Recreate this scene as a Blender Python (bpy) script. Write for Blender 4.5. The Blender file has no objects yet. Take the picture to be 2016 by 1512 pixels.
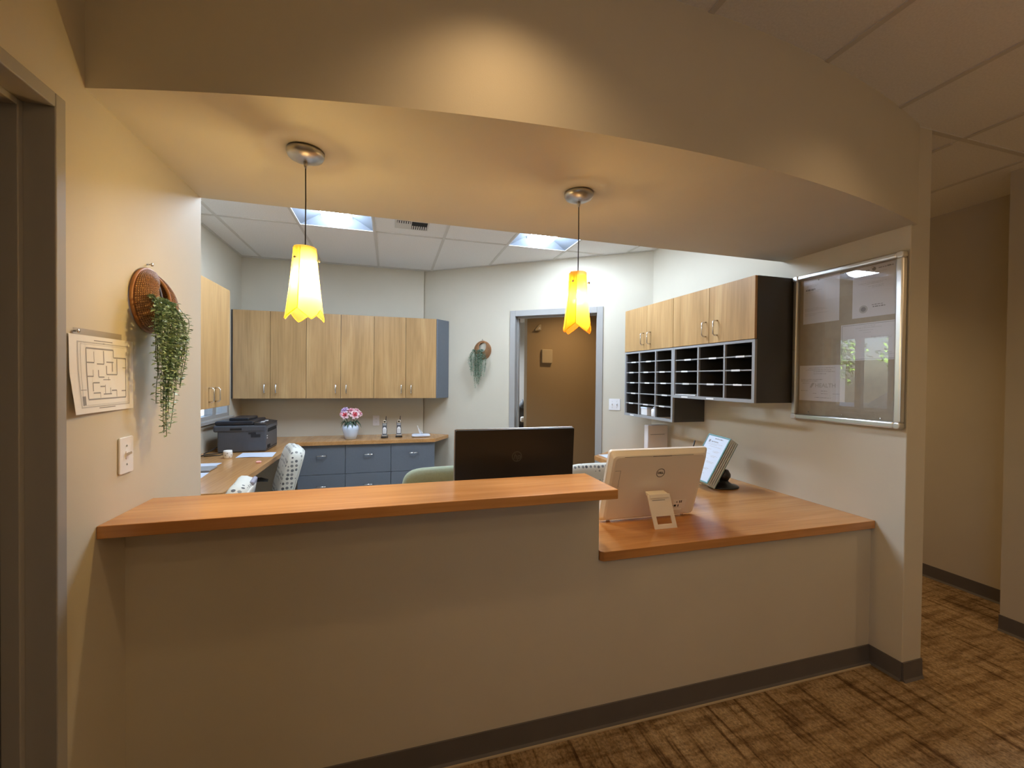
import bpy, bmesh, math, random
from mathutils import Vector, Matrix

# ------------------------------------------------------------------ camera, world, lights, exposure
scene = bpy.context.scene
COL = scene.collection
R = math.radians
FPX, YAW, PITCH, ROLL = 827.36, R(16.06), R(0.712), R(-0.577)
CAM = Vector((0.8232, -1.6444, 1.5226))
_r = Vector((math.cos(YAW), -math.sin(YAW), 0)); _f = Vector((math.sin(YAW), math.cos(YAW), 0)); _z = Vector((0, 0, 1))
_fw = math.cos(PITCH) * _f - math.sin(PITCH) * _z
_up = math.sin(PITCH) * _f + math.cos(PITCH) * _z
_rx = math.cos(ROLL) * _r - math.sin(ROLL) * _up
_uy = math.sin(ROLL) * _r + math.cos(ROLL) * _up
cam_data = bpy.data.cameras.new('camera')
cam_data.sensor_fit = 'HORIZONTAL'
cam_data.sensor_width = 36.0
cam_data.lens = FPX * 36.0 / 2016.0
cam_data.clip_start = 0.02
cam = bpy.data.objects.new('camera', cam_data)
COL.objects.link(cam)
M = Matrix.Identity(4)
for i in range(3):
    M[i][0], M[i][1], M[i][2], M[i][3] = _rx[i], _uy[i], -_fw[i], CAM[i]
cam.matrix_world = M
scene.camera = cam

world = bpy.data.worlds.new('World'); scene.world = world
world.use_nodes = True
wn = world.node_tree; wn.nodes.clear()
w_out = wn.nodes.new('ShaderNodeOutputWorld'); w_bg = wn.nodes.new('ShaderNodeBackground'); w_sky = wn.nodes.new('ShaderNodeTexSky')
w_sky.sky_type = 'NISHITA'; w_sky.sun_disc = False; w_sky.sun_elevation = R(50); w_sky.sun_rotation = R(120)
w_sky.air_density = 1.0; w_sky.dust_density = 1.5
w_bg.inputs['Strength'].default_value = SKY_STRENGTH = 0.42
wn.links.new(w_sky.outputs[0], w_bg.inputs[0]); wn.links.new(w_bg.outputs[0], w_out.inputs[0])

sun_data = bpy.data.lights.new('sun', 'SUN'); sun_data.energy = 60.0; sun_data.angle = R(.6); sun_data.color = (1.0, .95, .86)
sun = bpy.data.objects.new('sun', sun_data); COL.objects.link(sun)
sun.rotation_euler = Vector((-.62, .30, -.85)).to_track_quat('-Z', 'Y').to_euler()     # high sun behind the building, over the parking lot
scene.view_settings.view_transform = 'Standard'
scene.view_settings.look = 'None'
scene.view_settings.gamma = 1.0
scene.view_settings.use_curve_mapping = False
scene.view_settings.exposure = 0.7
try:
    scene.cycles.max_bounces = 10
    scene.cycles.diffuse_bounces = 6
    scene.cycles.transparent_max_bounces = 16
    scene.cycles.sample_clamp_indirect = 6.0
    scene.cycles.caustics_reflective = False
    scene.cycles.caustics_refractive = False
except Exception:
    pass

TROFFER_EMIT = 29.0          # emission of the diffuser baskets in the back office
TROFFER_COL = (0.79, 0.95, 1.15)
PENDANT_W = 6.0             # bulb in each pendant
PENDANT_COL = (1.0, 0.80, 0.53)
CAN_W = 15.0                 # recessed cans of the lobby ceiling
FILL_W = 5.0              # fill globes added unseen behind the viewer
CAN_COL = (1.0, 0.66, 0.33)

# ------------------------------------------------------------------ key dimensions (metres)
HC = 2.814            # ceilings
SLAB = 2.95           # underside of the structure above the tiles
ZS = 2.319            # underside of the curved bulkhead
W = 3.336             # face of the right wall
TW = 0.139            # its thickness
PY = -0.156           # its front end
YL = 0.5614           # end of the left wall / back of the bulkhead
XB, YB = -0.74, 3.556  # left and back wall faces of the office
DA = Vector((1.249, 3.556, 0)); DB = Vector((3.336, 2.014, 0))
DU = (DB - DA).normalized(); DN = Vector((DU.y, -DU.x, 0))
if DN.y > 0: DN = -DN
G = 0.6096; GX0 = -0.5435; GY0 = 2.293

# ------------------------------------------------------------------ materials
MATS = {}
def mat(name, color=(.5, .5, .5), rough=.5, metal=0.0, spec=.5, noise=0.0, nscale=20.0, bump=0.0, bscale=80.0, emit=None, estr=0.0, coat=0.0, sheen=0.0):
    m = bpy.data.materials.new(name); m.use_nodes = True
    nt = m.node_tree; b = nt.nodes['Principled BSDF']
    b.inputs['Base Color'].default_value = (*color, 1); b.inputs['Roughness'].default_value = rough
    b.inputs['Metallic'].default_value = metal; b.inputs['Specular IOR Level'].default_value = spec
    if coat: b.inputs['Coat Weight'].default_value = coat
    if sheen: b.inputs['Sheen Weight'].default_value = sheen
    if emit:
        b.inputs['Emission Color'].default_value = (*emit, 1); b.inputs['Emission Strength'].default_value = estr
    tc = nt.nodes.new('ShaderNodeTexCoord')
    if noise:
        n = nt.nodes.new('ShaderNodeTexNoise'); n.inputs['Scale'].default_value = nscale; n.inputs['Detail'].default_value = 4
        nt.links.new(tc.outputs['Object'], n.inputs['Vector'])
        cr = nt.nodes.new('ShaderNodeValToRGB')
        cr.color_ramp.elements[0].position = .3; cr.color_ramp.elements[1].position = .7
        cr.color_ramp.elements[0].color = (*[max(0, c * (1 - noise)) for c in color], 1)
        cr.color_ramp.elements[1].color = (*[min(1, c * (1 + noise)) for c in color], 1)
        nt.links.new(n.outputs['Fac'], cr.inputs['Fac']); nt.links.new(cr.outputs['Color'], b.inputs['Base Color'])
    if bump:
        n2 = nt.nodes.new('ShaderNodeTexNoise'); n2.inputs['Scale'].default_value = bscale; n2.inputs['Detail'].default_value = 3
        nt.links.new(tc.outputs['Object'], n2.inputs['Vector'])
        bp = nt.nodes.new('ShaderNodeBump'); bp.inputs['Strength'].default_value = bump; bp.inputs['Distance'].default_value = .002
        nt.links.new(n2.outputs['Fac'], bp.inputs['Height']); nt.links.new(bp.outputs['Normal'], b.inputs['Normal'])
    MATS[name] = m
    return m

def wood(name, c1, c2, c3, axis, rough=.35, spec=.5, fine=9.0):
    """laminate with long grain: axis = the grain direction"""
    m = mat(name, c1, rough, spec=spec); nt = m.node_tree; b = nt.nodes['Principled BSDF']
    tc = nt.nodes.new('ShaderNodeTexCoord'); oi = nt.nodes.new('ShaderNodeObjectInfo')
    mul = nt.nodes.new('ShaderNodeVectorMath'); mul.operation = 'SCALE'; mul.inputs[3].default_value = 13.0
    cmb = nt.nodes.new('ShaderNodeCombineXYZ')
    for k in range(3): nt.links.new(oi.outputs['Random'], cmb.inputs[k])
    nt.links.new(cmb.outputs[0], mul.inputs[0])
    add = nt.nodes.new('ShaderNodeVectorMath'); add.operation = 'ADD'
    nt.links.new(tc.outputs['Object'], add.inputs[0]); nt.links.new(mul.outputs[0], add.inputs[1])
    def band(scale_across, scale_along, detail, dist):
        mp = nt.nodes.new('ShaderNodeMapping')
        s = [scale_across] * 3; s['xyz'.index(axis)] = scale_along
        mp.inputs['Scale'].default_value = s
        n = nt.nodes.new('ShaderNodeTexNoise'); n.inputs['Scale'].default_value = 1; n.inputs['Detail'].default_value = detail
        n.inputs['Distortion'].default_value = dist
        nt.links.new(add.outputs[0], mp.inputs['Vector']); nt.links.new(mp.outputs[0], n.inputs['Vector'])
        return n
    n1 = band(fine, fine * .13, 5, .6); n2 = band(fine * 9, fine * .35, 3, 0)
    cr = nt.nodes.new('ShaderNodeValToRGB'); e = cr.color_ramp.elements
    e[0].position = .3; e[0].color = (*c1, 1); e[1].position = .72; e[1].color = (*c3, 1)
    mid = e.new(.52); mid.color = (*c2, 1)
    nt.links.new(n1.outputs['Fac'], cr.inputs['Fac'])
    mx = nt.nodes.new('ShaderNodeMix'); mx.data_type = 'RGBA'; mx.blend_type = 'MULTIPLY'; mx.inputs[0].default_value = .35
    cr2 = nt.nodes.new('ShaderNodeValToRGB'); cr2.color_ramp.elements[0].position = .35; cr2.color_ramp.elements[1].position = .6
    cr2.color_ramp.elements[0].color = (.62, .56, .5, 1)
    nt.links.new(n2.outputs['Fac'], cr2.inputs['Fac'])
    nt.links.new(cr.outputs['Color'], mx.inputs[6]); nt.links.new(cr2.outputs['Color'], mx.inputs[7])
    nt.links.new(mx.outputs[2], b.inputs['Base Color'])
    return m

mat('paint', (.60, .555, .455), .62, noise=.02, nscale=3, bump=.12, bscale=260, spec=.35)
mat('paint_hall', (.40, .30, .18), .6, bump=.1, bscale=260, spec=.3)
mat('bounce_floor', (.56, .56, .54), .45, noise=.06, nscale=25)
mat('white_paint', (.75, .76, .76), .6)
mat('tile', (.86, .85, .83), .9, noise=.05, nscale=120, bump=.15, bscale=180, spec=.2)
mat('tee', (.66, .64, .60), .5)
mat('vinyl_base', (.115, .105, .10), .45, noise=.05, nscale=8)
mat('frame_grey', (.36, .35, .335), .38, noise=.02, nscale=5)
mat('door_dark', (.06, .058, .065), .5, noise=.1, nscale=4)
mat('laminate_grey', (.135, .155, .185), .42, noise=.03, nscale=60)
mat('laminate_dark', (.055, .053, .052), .5)
mat('edge_grey', (.33, .335, .345), .45)
wood('maple', (.41, .245, .10), (.50, .305, .13), (.57, .37, .17), 'z', .38, fine=8)
wood('counter', (.47, .205, .062), (.56, .265, .088), (.64, .33, .125), 'x', .22, fine=7)
wood('counter_y', (.47, .235, .08), (.55, .29, .11), (.62, .35, .145), 'y', .22, fine=7)
mat('chrome', (.75, .74, .72), .2, metal=1)
mat('satin', (.55, .54, .52), .34, metal=1)
mat('aluminium', (.72, .71, .69), .3, metal=1)
mat('white_plastic', (.80, .80, .82), .35)
mat('cream_plastic', (.84, .79, .71), .38, bump=.05, bscale=300)
mat('cream_trim', (.88, .85, .80), .3)
mat('black_plastic', (.012, .011, .011), .35)
mat('monitor_black', (.010, .008, .007), .42)
mat('grey_logo', (.05, .05, .048), .4)
mat('dark_print', (.03, .03, .035), .6)
mat('grey_print', (.28, .28, .30), .7)
mat('light_print', (.52, .52, .53), .8)
mat('printer_grey', (.075, .08, .095), .4, noise=.04, nscale=40)
mat('printer_black', (.018, .02, .026), .3)
mat('paper', (.80, .80, .80), .75)
mat('paper_blue', (.66, .73, .86), .7)
mat('paper_cool', (.74, .74, .78), .7)
mat('backing', (.43, .375, .29), .8, noise=.05, nscale=30)
mat('porcelain', (.64, .73, .86), .2, coat=.4)
mat('rose_deep', (.80, .13, .19), .6, noise=.12, nscale=30)
mat('rose_pale', (.83, .42, .50), .6, noise=.1, nscale=30)
mat('rose_lilac', (.66, .50, .74), .6, noise=.08, nscale=30)
mat('rose_edge', (.88, .63, .66), .6)
mat('leaf_dark', (.045, .085, .05), .5, noise=.25, nscale=40)
mat('leaf', (.33, .45, .29), .5, noise=.45, nscale=70)
mat('leaf_grey', (.26, .38, .29), .55, noise=.55, nscale=70)
mat('stem_green', (.09, .15, .07), .6)
mat('outlet_white', (.74, .70, .70), .35)
mat('cable', (.012, .012, .012), .5)
mat('chair_green', (.30, .36, .26), .85, noise=.06, nscale=90, sheen=.3)
mat('chair_back', (.62, .62, .58), .8, noise=.05, nscale=120)
mat('lilac_arm', (.32, .33, .42), .5)
mat('teal', (.16, .34, .36), .3)
mat('teal_pale', (.64, .76, .84), .3)
mat('asphalt', (.014, .030, .062), .9, noise=.15, nscale=3)
mat('car_blue', (.28, .36, .50), .25, coat=.6)
mat('car_silver', (.55, .58, .62), .25, coat=.6)
mat('car_glass', (.03, .04, .05), .08)
mat('rubber', (.02, .02, .02), .8)
mat('bark', (.09, .06, .04), .9, noise=.2, nscale=10)
mat('tree_leaf', (.20, .38, .06), .6, noise=.4, nscale=4)
mat('tag_white', (.80, .80, .80), .6)
mat('beige_box', (.52, .43, .29), .5)
mat('pink', (.85, .45, .42), .5)
mat('cavity', (.01, .01, .01), .8)

# weave of the baskets
m = mat('wicker', (.42, .19, .07), .5)
nt = m.node_tree; b = nt.nodes['Principled BSDF']; tc = nt.nodes.new('ShaderNodeTexCoord')
wv = nt.nodes.new('ShaderNodeTexWave'); wv.wave_type = 'BANDS'; wv.bands_direction = 'Y'; wv.inputs['Scale'].default_value = 9; wv.inputs['Distortion'].default_value = 1.2
wv2 = nt.nodes.new('ShaderNodeTexWave'); wv2.wave_type = 'BANDS'; wv2.bands_direction = 'X'; wv2.inputs['Scale'].default_value = 26; wv2.inputs['Distortion'].default_value = .8
nt.links.new(tc.outputs['UV'], wv.inputs['Vector']); nt.links.new(tc.outputs['UV'], wv2.inputs['Vector'])
ml = nt.nodes.new('ShaderNodeMath'); ml.operation = 'MULTIPLY'
nt.links.new(wv.outputs['Fac'], ml.inputs[0]); nt.links.new(wv2.outputs['Fac'], ml.inputs[1])
cr = nt.nodes.new('ShaderNodeValToRGB'); cr.color_ramp.elements[0].color = (.24, .10, .04, 1); cr.color_ramp.elements[1].color = (.66, .37, .16, 1); cr.color_ramp.elements[1].position = .55
nt.links.new(ml.outputs[0], cr.inputs['Fac']); nt.links.new(cr.outputs['Color'], b.inputs['Base Color'])
bp = nt.nodes.new('ShaderNodeBump'); bp.inputs['Strength'].default_value = .9; bp.inputs['Distance'].default_value = .006
nt.links.new(ml.outputs[0], bp.inputs['Height']); nt.links.new(bp.outputs['Normal'], b.inputs['Normal'])
mat('rattan_rim', (.38, .17, .065), .45, noise=.15, nscale=40)

# polka-dot chair fabric
m = mat('dot_fabric', (.66, .67, .63), .85)
nt = m.node_tree; b = nt.nodes['Principled BSDF']; tc = nt.nodes.new('ShaderNodeTexCoord')
vo = nt.nodes.new('ShaderNodeTexVoronoi'); vo.inputs['Scale'].default_value = 31; vo.inputs['Randomness'].default_value = .25
nt.links.new(tc.outputs['Object'], vo.inputs['Vector'])
cr = nt.nodes.new('ShaderNodeValToRGB'); cr.color_ramp.interpolation = 'CONSTANT'
cr.color_ramp.elements[0].color = (1, 1, 1, 1); cr.color_ramp.elements[1].color = (0, 0, 0, 1); cr.color_ramp.elements[1].position = .33
nt.links.new(vo.outputs['Distance'], cr.inputs['Fac'])
cr2 = nt.nodes.new('ShaderNodeValToRGB'); cr2.color_ramp.elements[0].color = (.07, .075, .09, 1); cr2.color_ramp.elements[1].color = (.33, .34, .33, 1)
sep = nt.nodes.new('ShaderNodeSeparateColor'); nt.links.new(vo.outputs['Color'], sep.inputs[0]); nt.links.new(sep.outputs[0], cr2.inputs['Fac'])
mx = nt.nodes.new('ShaderNodeMix'); mx.data_type = 'RGBA'; mx.inputs[6].default_value = (.66, .67, .62, 1)
nt.links.new(cr.outputs['Color'], mx.inputs[0]); nt.links.new(cr2.outputs['Color'], mx.inputs[7]); nt.links.new(mx.outputs[2], b.inputs['Base Color'])

# carpet: broken stripes running away from the counter
m = mat('carpet', (.16, .11, .07), .95, spec=.15)
nt = m.node_tree; b = nt.nodes['Principled BSDF']; tc = nt.nodes.new('ShaderNodeTexCoord')
def cn(scale, detail=3.0, rough=.6):
    mp = nt.nodes.new('ShaderNodeMapping'); mp.inputs['Scale'].default_value = scale
    n = nt.nodes.new('ShaderNodeTexNoise'); n.inputs['Scale'].default_value = 1; n.inputs['Detail'].default_value = detail; n.inputs['Roughness'].default_value = rough
    nt.links.new(tc.outputs['Object'], mp.inputs['Vector']); nt.links.new(mp.outputs[0], n.inputs['Vector']); return n
s1 = cn((30, 2.6, 1), 3); s2 = cn((4, 24, 1), 3); s3 = cn((90, 70, 1), 3, .7)
r1 = nt.nodes.new('ShaderNodeValToRGB'); e = r1.color_ramp.elements
e[0].position = .33; e[0].color = (.12, .075, .04, 1); e[1].position = .62; e[1].color = (.37, .28, .18, 1)
k = e.new(.44); k.color = (.29, .205, .115, 1)
nt.links.new(s1.outputs['Fac'], r1.inputs['Fac'])
r2 = nt.nodes.new('ShaderNodeValToRGB'); r2.color_ramp.elements[0].position = .38; r2.color_ramp.elements[1].position = .55
r2.color_ramp.elements[0].color = (.52, .46, .40, 1); nt.links.new(s2.outputs['Fac'], r2.inputs['Fac'])
r3 = nt.nodes.new('ShaderNodeValToRGB'); r3.color_ramp.elements[0].position = .3; r3.color_ramp.elements[1].position = .65
r3.color_ramp.elements[0].color = (.5, .48, .46, 1); r3.color_ramp.elements[1].color = (1.25, 1.2, 1.12, 1); nt.links.new(s3.outputs['Fac'], r3.inputs['Fac'])
mA = nt.nodes.new('ShaderNodeMix'); mA.data_type = 'RGBA'; mA.blend_type = 'MULTIPLY'; mA.inputs[0].default_value = .8
mB = nt.nodes.new('ShaderNodeMix'); mB.data_type = 'RGBA'; mB.blend_type = 'MULTIPLY'; mB.inputs[0].default_value = 1
nt.links.new(r1.outputs[0], mA.inputs[6]); nt.links.new(r2.outputs[0], mA.inputs[7])
nt.links.new(mA.outputs[2], mB.inputs[6]); nt.links.new(r3.outputs[0], mB.inputs[7]); nt.links.new(mB.outputs[2], b.inputs['Base Color'])
bp = nt.nodes.new('ShaderNodeBump'); bp.inputs['Strength'].default_value = .6; bp.inputs['Distance'].default_value = .004
nt.links.new(s3.outputs['Fac'], bp.inputs['Height']); nt.links.new(bp.outputs['Normal'], b.inputs['Normal'])

def clear_glass(name, tint, ior=1.45, rough=0.0):
    m = bpy.data.materials.new(name); m.use_nodes = True; nt = m.node_tree; nt.nodes.clear()
    o = nt.nodes.new('ShaderNodeOutputMaterial'); t = nt.nodes.new('ShaderNodeBsdfTransparent'); g = nt.nodes.new('ShaderNodeBsdfGlossy')
    f = nt.nodes.new('ShaderNodeFresnel'); x = nt.nodes.new('ShaderNodeMixShader')
    t.inputs[0].default_value = (*tint, 1); g.inputs['Roughness'].default_value = rough; f.inputs[0].default_value = ior
    ge = nt.nodes.new('ShaderNodeNewGeometry'); su = nt.nodes.new('ShaderNodeMath'); su.operation = 'SUBTRACT'; su.inputs[0].default_value = 1.0
    mu = nt.nodes.new('ShaderNodeMath'); mu.operation = 'MULTIPLY'
    nt.links.new(ge.outputs['Backfacing'], su.inputs[1]); nt.links.new(su.outputs[0], mu.inputs[0]); nt.links.new(f.outputs[0], mu.inputs[1])
    nt.links.new(mu.outputs[0], x.inputs[0]); nt.links.new(t.outputs[0], x.inputs[1]); nt.links.new(g.outputs[0], x.inputs[2]); nt.links.new(x.outputs[0], o.inputs[0])
    MATS[name] = m; return m
clear_glass('glass', (.97, .98, .98)); clear_glass('board_glass', (.96, .96, .96), 1.75)
clear_glass('acrylic', (.80, .93, .95), 1.45, .05); clear_glass('sleeve', (.93, .92, .93), 1.5, .15)

def shade_mat(name, col, fac=.75, clear=0.0, clear_tint=None):
    m = bpy.data.materials.new(name); m.use_nodes = True; nt = m.node_tree; nt.nodes.clear()
    o = nt.nodes.new('ShaderNodeOutputMaterial'); t = nt.nodes.new('ShaderNodeBsdfTranslucent'); d = nt.nodes.new('ShaderNodeBsdfDiffuse')
    g = nt.nodes.new('ShaderNodeBsdfGlossy'); x = nt.nodes.new('ShaderNodeMixShader'); y = nt.nodes.new('ShaderNodeMixShader')
    t.inputs[0].default_value = (*col, 1); d.inputs[0].default_value = (*col, 1); g.inputs['Roughness'].default_value = .08
    x.inputs[0].default_value = fac; y.inputs[0].default_value = .05
    nt.links.new(d.outputs[0], x.inputs[1]); nt.links.new(t.outputs[0], x.inputs[2]); nt.links.new(x.outputs[0], y.inputs[1]); nt.links.new(g.outputs[0], y.inputs[2]); 
    tr = nt.nodes.new('ShaderNodeBsdfTransparent'); tr.inputs[0].default_value = (*(clear_tint or col), 1); z = nt.nodes.new('ShaderNodeMixShader'); z.inputs[0].default_value = clear
    nt.links.new(y.outputs[0], z.inputs[1]); nt.links.new(tr.outputs[0], z.inputs[2]); nt.links.new(z.outputs[0], o.inputs[0])
    MATS[name] = m; return m
shade_mat('amber_yellow', (.98, .68, .12), .8, .42, (1.0, .85, .46)); shade_mat('amber_orange', (.98, .42, .04), .8, .40, (1.0, .76, .36)); shade_mat('frost_tube', (.98, .93, .82), .85, .5); shade_mat('halo_cap', (.98, .80, .45), .85, .66, (1.0, .9, .7))
mat('troffer_glow', (.9, .9, .9), .6, emit=TROFFER_COL, estr=TROFFER_EMIT)
mat('bulb_glow', (.9, .9, .9), .5, emit=(1.0, .80, .5), estr=60.0)
mat('troffer_pan', (.78, .80, .82), .45)
mat('troffer_reflector', (.14, .16, .19), .5)
mat('can_glow', (.9, .9, .9), .5, emit=CAN_COL, estr=8.0)

# ------------------------------------------------------------------ mesh helpers
ORIG = {}
class Fr:
    """a local frame: o + a*u + b*v + c*n"""
    def __init__(s, o, u, v, n):
        s.o, s.u, s.v, s.n = Vector(o), Vector(u).normalized(), Vector(v).normalized(), Vector(n).normalized()
    def __call__(s, a, b, c=0.0): return s.o + a * s.u + b * s.v + c * s.n
WORLD = Fr((0, 0, 0), (1, 0, 0), (0, 1, 0), (0, 0, 1))

class MB:
    def __init__(s): s.v = []; s.f = []; s.m = []; s.uv = None
    def add(s, verts, faces, mi=0):
        k = len(s.v); s.v += [tuple(p) for p in verts]
        s.f += [tuple(i + k for i in f) for f in faces]; s.m += [mi] * len(faces); return s
    def box(s, x0, x1, y0, y1, z0, z1, mi=0, F=WORLD):
        P = [F(x, y, z) for z in (z0, z1) for y in (y0, y1) for x in (x0, x1)]
        return s.add(P, [(0, 2, 3, 1), (4, 5, 7, 6), (0, 1, 5, 4), (2, 6, 7, 3), (0, 4, 6, 2), (1, 3, 7, 5)], mi)
    def prism(s, poly, z0, z1, mi=0, F=WORLD):
        n = len(poly); P = [F(x, y, z0) for x, y in poly] + [F(x, y, z1) for x, y in poly]
        fs = [tuple(range(n))[::-1], tuple(range(n, 2 * n))] + [(i, (i + 1) % n, n + (i + 1) % n, n + i) for i in range(n)]
        return s.add(P, fs, mi)
    def tube(s, pts, r, seg=8, mi=0, closed=False, cap=True):
        pts = [Vector(p) for p in pts]; n = len(pts); rr = r if isinstance(r, (list, tuple)) else [r] * n
        k = len(s.v); up = None
        for i, p in enumerate(pts):
            if closed: t = pts[(i + 1) % n] - pts[i - 1]
            else: t = pts[min(i + 1, n - 1)] - pts[max(i - 1, 0)]
            t.normalize()
            if up is None:
                up = Vector((0, 0, 1)) if abs(t.z) < .9 else Vector((1, 0, 0))
            a = t.cross(up)
            if a.length < 1e-6: a = t.cross(Vector((0, 1, 0)))
            a.normalize(); b = a.cross(t).normalized(); up = b
            for j in range(seg):
                th = 2 * math.pi * j / seg
                s.v.append(tuple(p + rr[i] * (math.cos(th) * a + math.sin(th) * b)))
        m = n if closed else n - 1
        for i in range(m):
            for j in range(seg):
                a0 = k + i * seg + j; a1 = k + i * seg + (j + 1) % seg; b0 = k + ((i + 1) % n) * seg + j; b1 = k + ((i + 1) % n) * seg + (j + 1) % seg
                s.f.append((a0, a1, b1, b0)); s.m.append(mi)
        if cap and not closed:
            s.f.append(tuple(k + j for j in range(seg))[::-1]); s.m.append(mi)
            s.f.append(tuple(k + (n - 1) * seg + j for j in range(seg))); s.m.append(mi)
        return s
    def lathe(s, prof, seg=24, mi=0, F=WORLD, sx=1.0, sy=1.0):
        """prof: list of (radius, height) about F's n axis"""
        k = len(s.v); n = len(prof)
        for r, h in prof:
            for j in range(seg):
                th = 2 * math.pi * j / seg
                s.v.append(tuple(F(r * sx * math.cos(th), r * sy * math.sin(th), h)))
        for i in range(n - 1):
            for j in range(seg):
                s.f.append((k + i * seg + j, k + i * seg + (j + 1) % seg, k + (i + 1) * seg + (j + 1) % seg, k + (i + 1) * seg + j)); s.m.append(mi)
        if prof[0][0] > 1e-5: s.f.append(tuple(k + j for j in range(seg))[::-1]); s.m.append(mi)
        if prof[-1][0] > 1e-5: s.f.append(tuple(k + (n - 1) * seg + j for j in range(seg))); s.m.append(mi)
        return s
    def grid(s, fn, nu, nv, mi=0, uv=False):
        k = len(s.v)
        for j in range(nv + 1):
            for i in range(nu + 1): s.v.append(tuple(fn(i / nu, j / nv)))
        for j in range(nv):
            for i in range(nu):
                a = k + j * (nu + 1) + i; s.f.append((a, a + 1, a + nu + 2, a + nu + 1)); s.m.append(mi)
        if uv: s.uv = (nu, nv)
        return s
    def build(s, name, mats, parent=None, loc=(0, 0, 0), smooth=False, bevel=0.0, seg=2, solid=0.0, sub=0, uvfn=None, recalc=True):
        o0 = ORIG.get(parent, Vector((0, 0, 0))) if parent is not None else Vector(loc)
        me = bpy.data.meshes.new(name)
        me.from_pydata([tuple(Vector(p) - o0) for p in s.v], [], s.f)
        if isinstance(mats, str): mats = [mats]
        for mm in mats: me.materials.append(MATS[mm])
        for p, mi in zip(me.polygons, s.m): p.material_index = mi; p.use_smooth = smooth
        if s.uv:
            nu, nv = s.uv; ul = me.uv_layers.new(name='UVMap')
            for lp in me.loops:
                vi = lp.vertex_index; ul.data[lp.index].uv = ((vi % (nu + 1)) / nu, (vi // (nu + 1)) / nv)
        if recalc:
            bm = bmesh.new(); bm.from_mesh(me)
            bmesh.ops.recalc_face_normals(bm, faces=bm.faces); bm.to_mesh(me); bm.free()
        me.update()
        o = bpy.data.objects.new(name, me); COL.objects.link(o)
        if parent is not None: o.parent = parent
        else: o.location = loc
        ORIG[o] = o0
        if solid:
            md = o.modifiers.new('solid', 'SOLIDIFY'); md.thickness = solid; md.offset = 0
        if bevel:
            md = o.modifiers.new('bevel', 'BEVEL'); md.width = bevel; md.segments = seg; md.limit_method = 'ANGLE'; md.angle_limit = R(40)
        if sub:
            md = o.modifiers.new('sub', 'SUBSURF'); md.levels = sub; md.render_levels = sub
        return o

def tag(o, label=None, cat=None, group=None, kind=None):
    if label: o['label'] = label
    if cat: o['category'] = cat
    if group: o['group'] = group
    if kind: o['kind'] = kind
    return o
def thing(name, label, cat, loc=(0, 0, 0), group=None, kind=None):
    o = bpy.data.objects.new(name, None); COL.objects.link(o); o.location = loc; o.empty_display_size = .05
    ORIG[o] = Vector(loc); return tag(o, label, cat, group, kind)
def struct(o, label, cat): return tag(o, label, cat, kind='structure')
def dup(root, loc=None, rz=None, label=None, parent=None):
    c = root.copy(); COL.objects.link(c)
    if parent is not None: c.parent = parent
    if loc is not None: c.location = loc
    if rz is not None: c.rotation_euler = (0, 0, rz)
    if label: c['label'] = label
    ORIG[c] = Vector(loc) if loc is not None else ORIG.get(root, Vector((0, 0, 0)))
    for ch in list(root.children): dup(ch, parent=c)
    return c
def share(o, name, parent, delta=(0, 0, 0)):
    """another piece with the same mesh, moved by delta"""
    c = bpy.data.objects.new(name, o.data); COL.objects.link(c); c.parent = parent; c.location = Vector(o.location) + Vector(delta)
    for md in o.modifiers:
        if md.type == 'BEVEL':
            m2 = c.modifiers.new('bevel', 'BEVEL'); m2.width = md.width; m2.segments = md.segments; m2.limit_method = md.limit_method; m2.angle_limit = md.angle_limit
    ORIG[c] = ORIG[parent]; return c
def text_mb(txt, F, size, depth=.0006, shear=0.0, bold=0.0, align='CENTER', mb=None, mi=0):
    cu = bpy.data.curves.new('txt', 'FONT'); cu.body = txt; cu.size = size; cu.align_x = align; cu.align_y = 'CENTER'; cu.shear = shear; cu.offset = bold
    cu.resolution_u = 3
    ob = bpy.data.objects.new('txt', cu); COL.objects.link(ob)
    dg = bpy.context.evaluated_depsgraph_get(); dg.update()
    me = bpy.data.meshes.new_from_object(ob.evaluated_get(dg))
    mb = mb or MB()
    mb.add([F(v.co.x, v.co.y, depth) for v in me.vertices], [tuple(p.vertices) for p in me.polygons], mi)
    bpy.data.objects.remove(ob); bpy.data.curves.remove(cu); bpy.data.meshes.remove(me)
    return mb
def clip(poly, planes):
    """keep the part of a polygon with nx*x+ny*y<=d for every plane"""
    for nx, ny, d in planes:
        out = []
        for i in range(len(poly)):
            p, q = poly[i], poly[(i + 1) % len(poly)]
            a = nx * p[0] + ny * p[1] - d; b_ = nx * q[0] + ny * q[1] - d
            if a <= 0: out.append(p)
            if (a < 0 < b_) or (b_ < 0 < a):
                t = a / (a - b_); out.append((p[0] + t * (q[0] - p[0]), p[1] + t * (q[1] - p[1])))
        poly = out
        if len(poly) < 3: return []
    return poly
def rrect(w, h, r, n=5):
    pts = []
    for cx, cy, a0 in ((w - r, h - r, 0), (r, h - r, 90), (r, r, 180), (w - r, r, 270)):
        for k in range(n + 1):
            a = R(a0 + 90 * k / n); pts.append((cx + r * math.cos(a), cy + r * math.sin(a)))
    return pts

# ------------------------------------------------------------------ the setting
# floor
struct(MB().box(-1.2, 5.3, -4.6, 8.2, -.05, 0).build('floor', 'carpet'), 'brown striped carpet in the lobby and hallway', 'floor')

m = MB(); m.prism([(XB, YL), (0, YL), (0, .14), (W, .14), (W, 2.014), (1.249, YB), (XB, YB)], .0005, .004)  # pale layer added to bounce light up to the office ceiling
struct(m.build('floor_office', 'bounce_floor'), 'unseen office floor, made pale grey to bounce light upward', 'floor')
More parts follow.
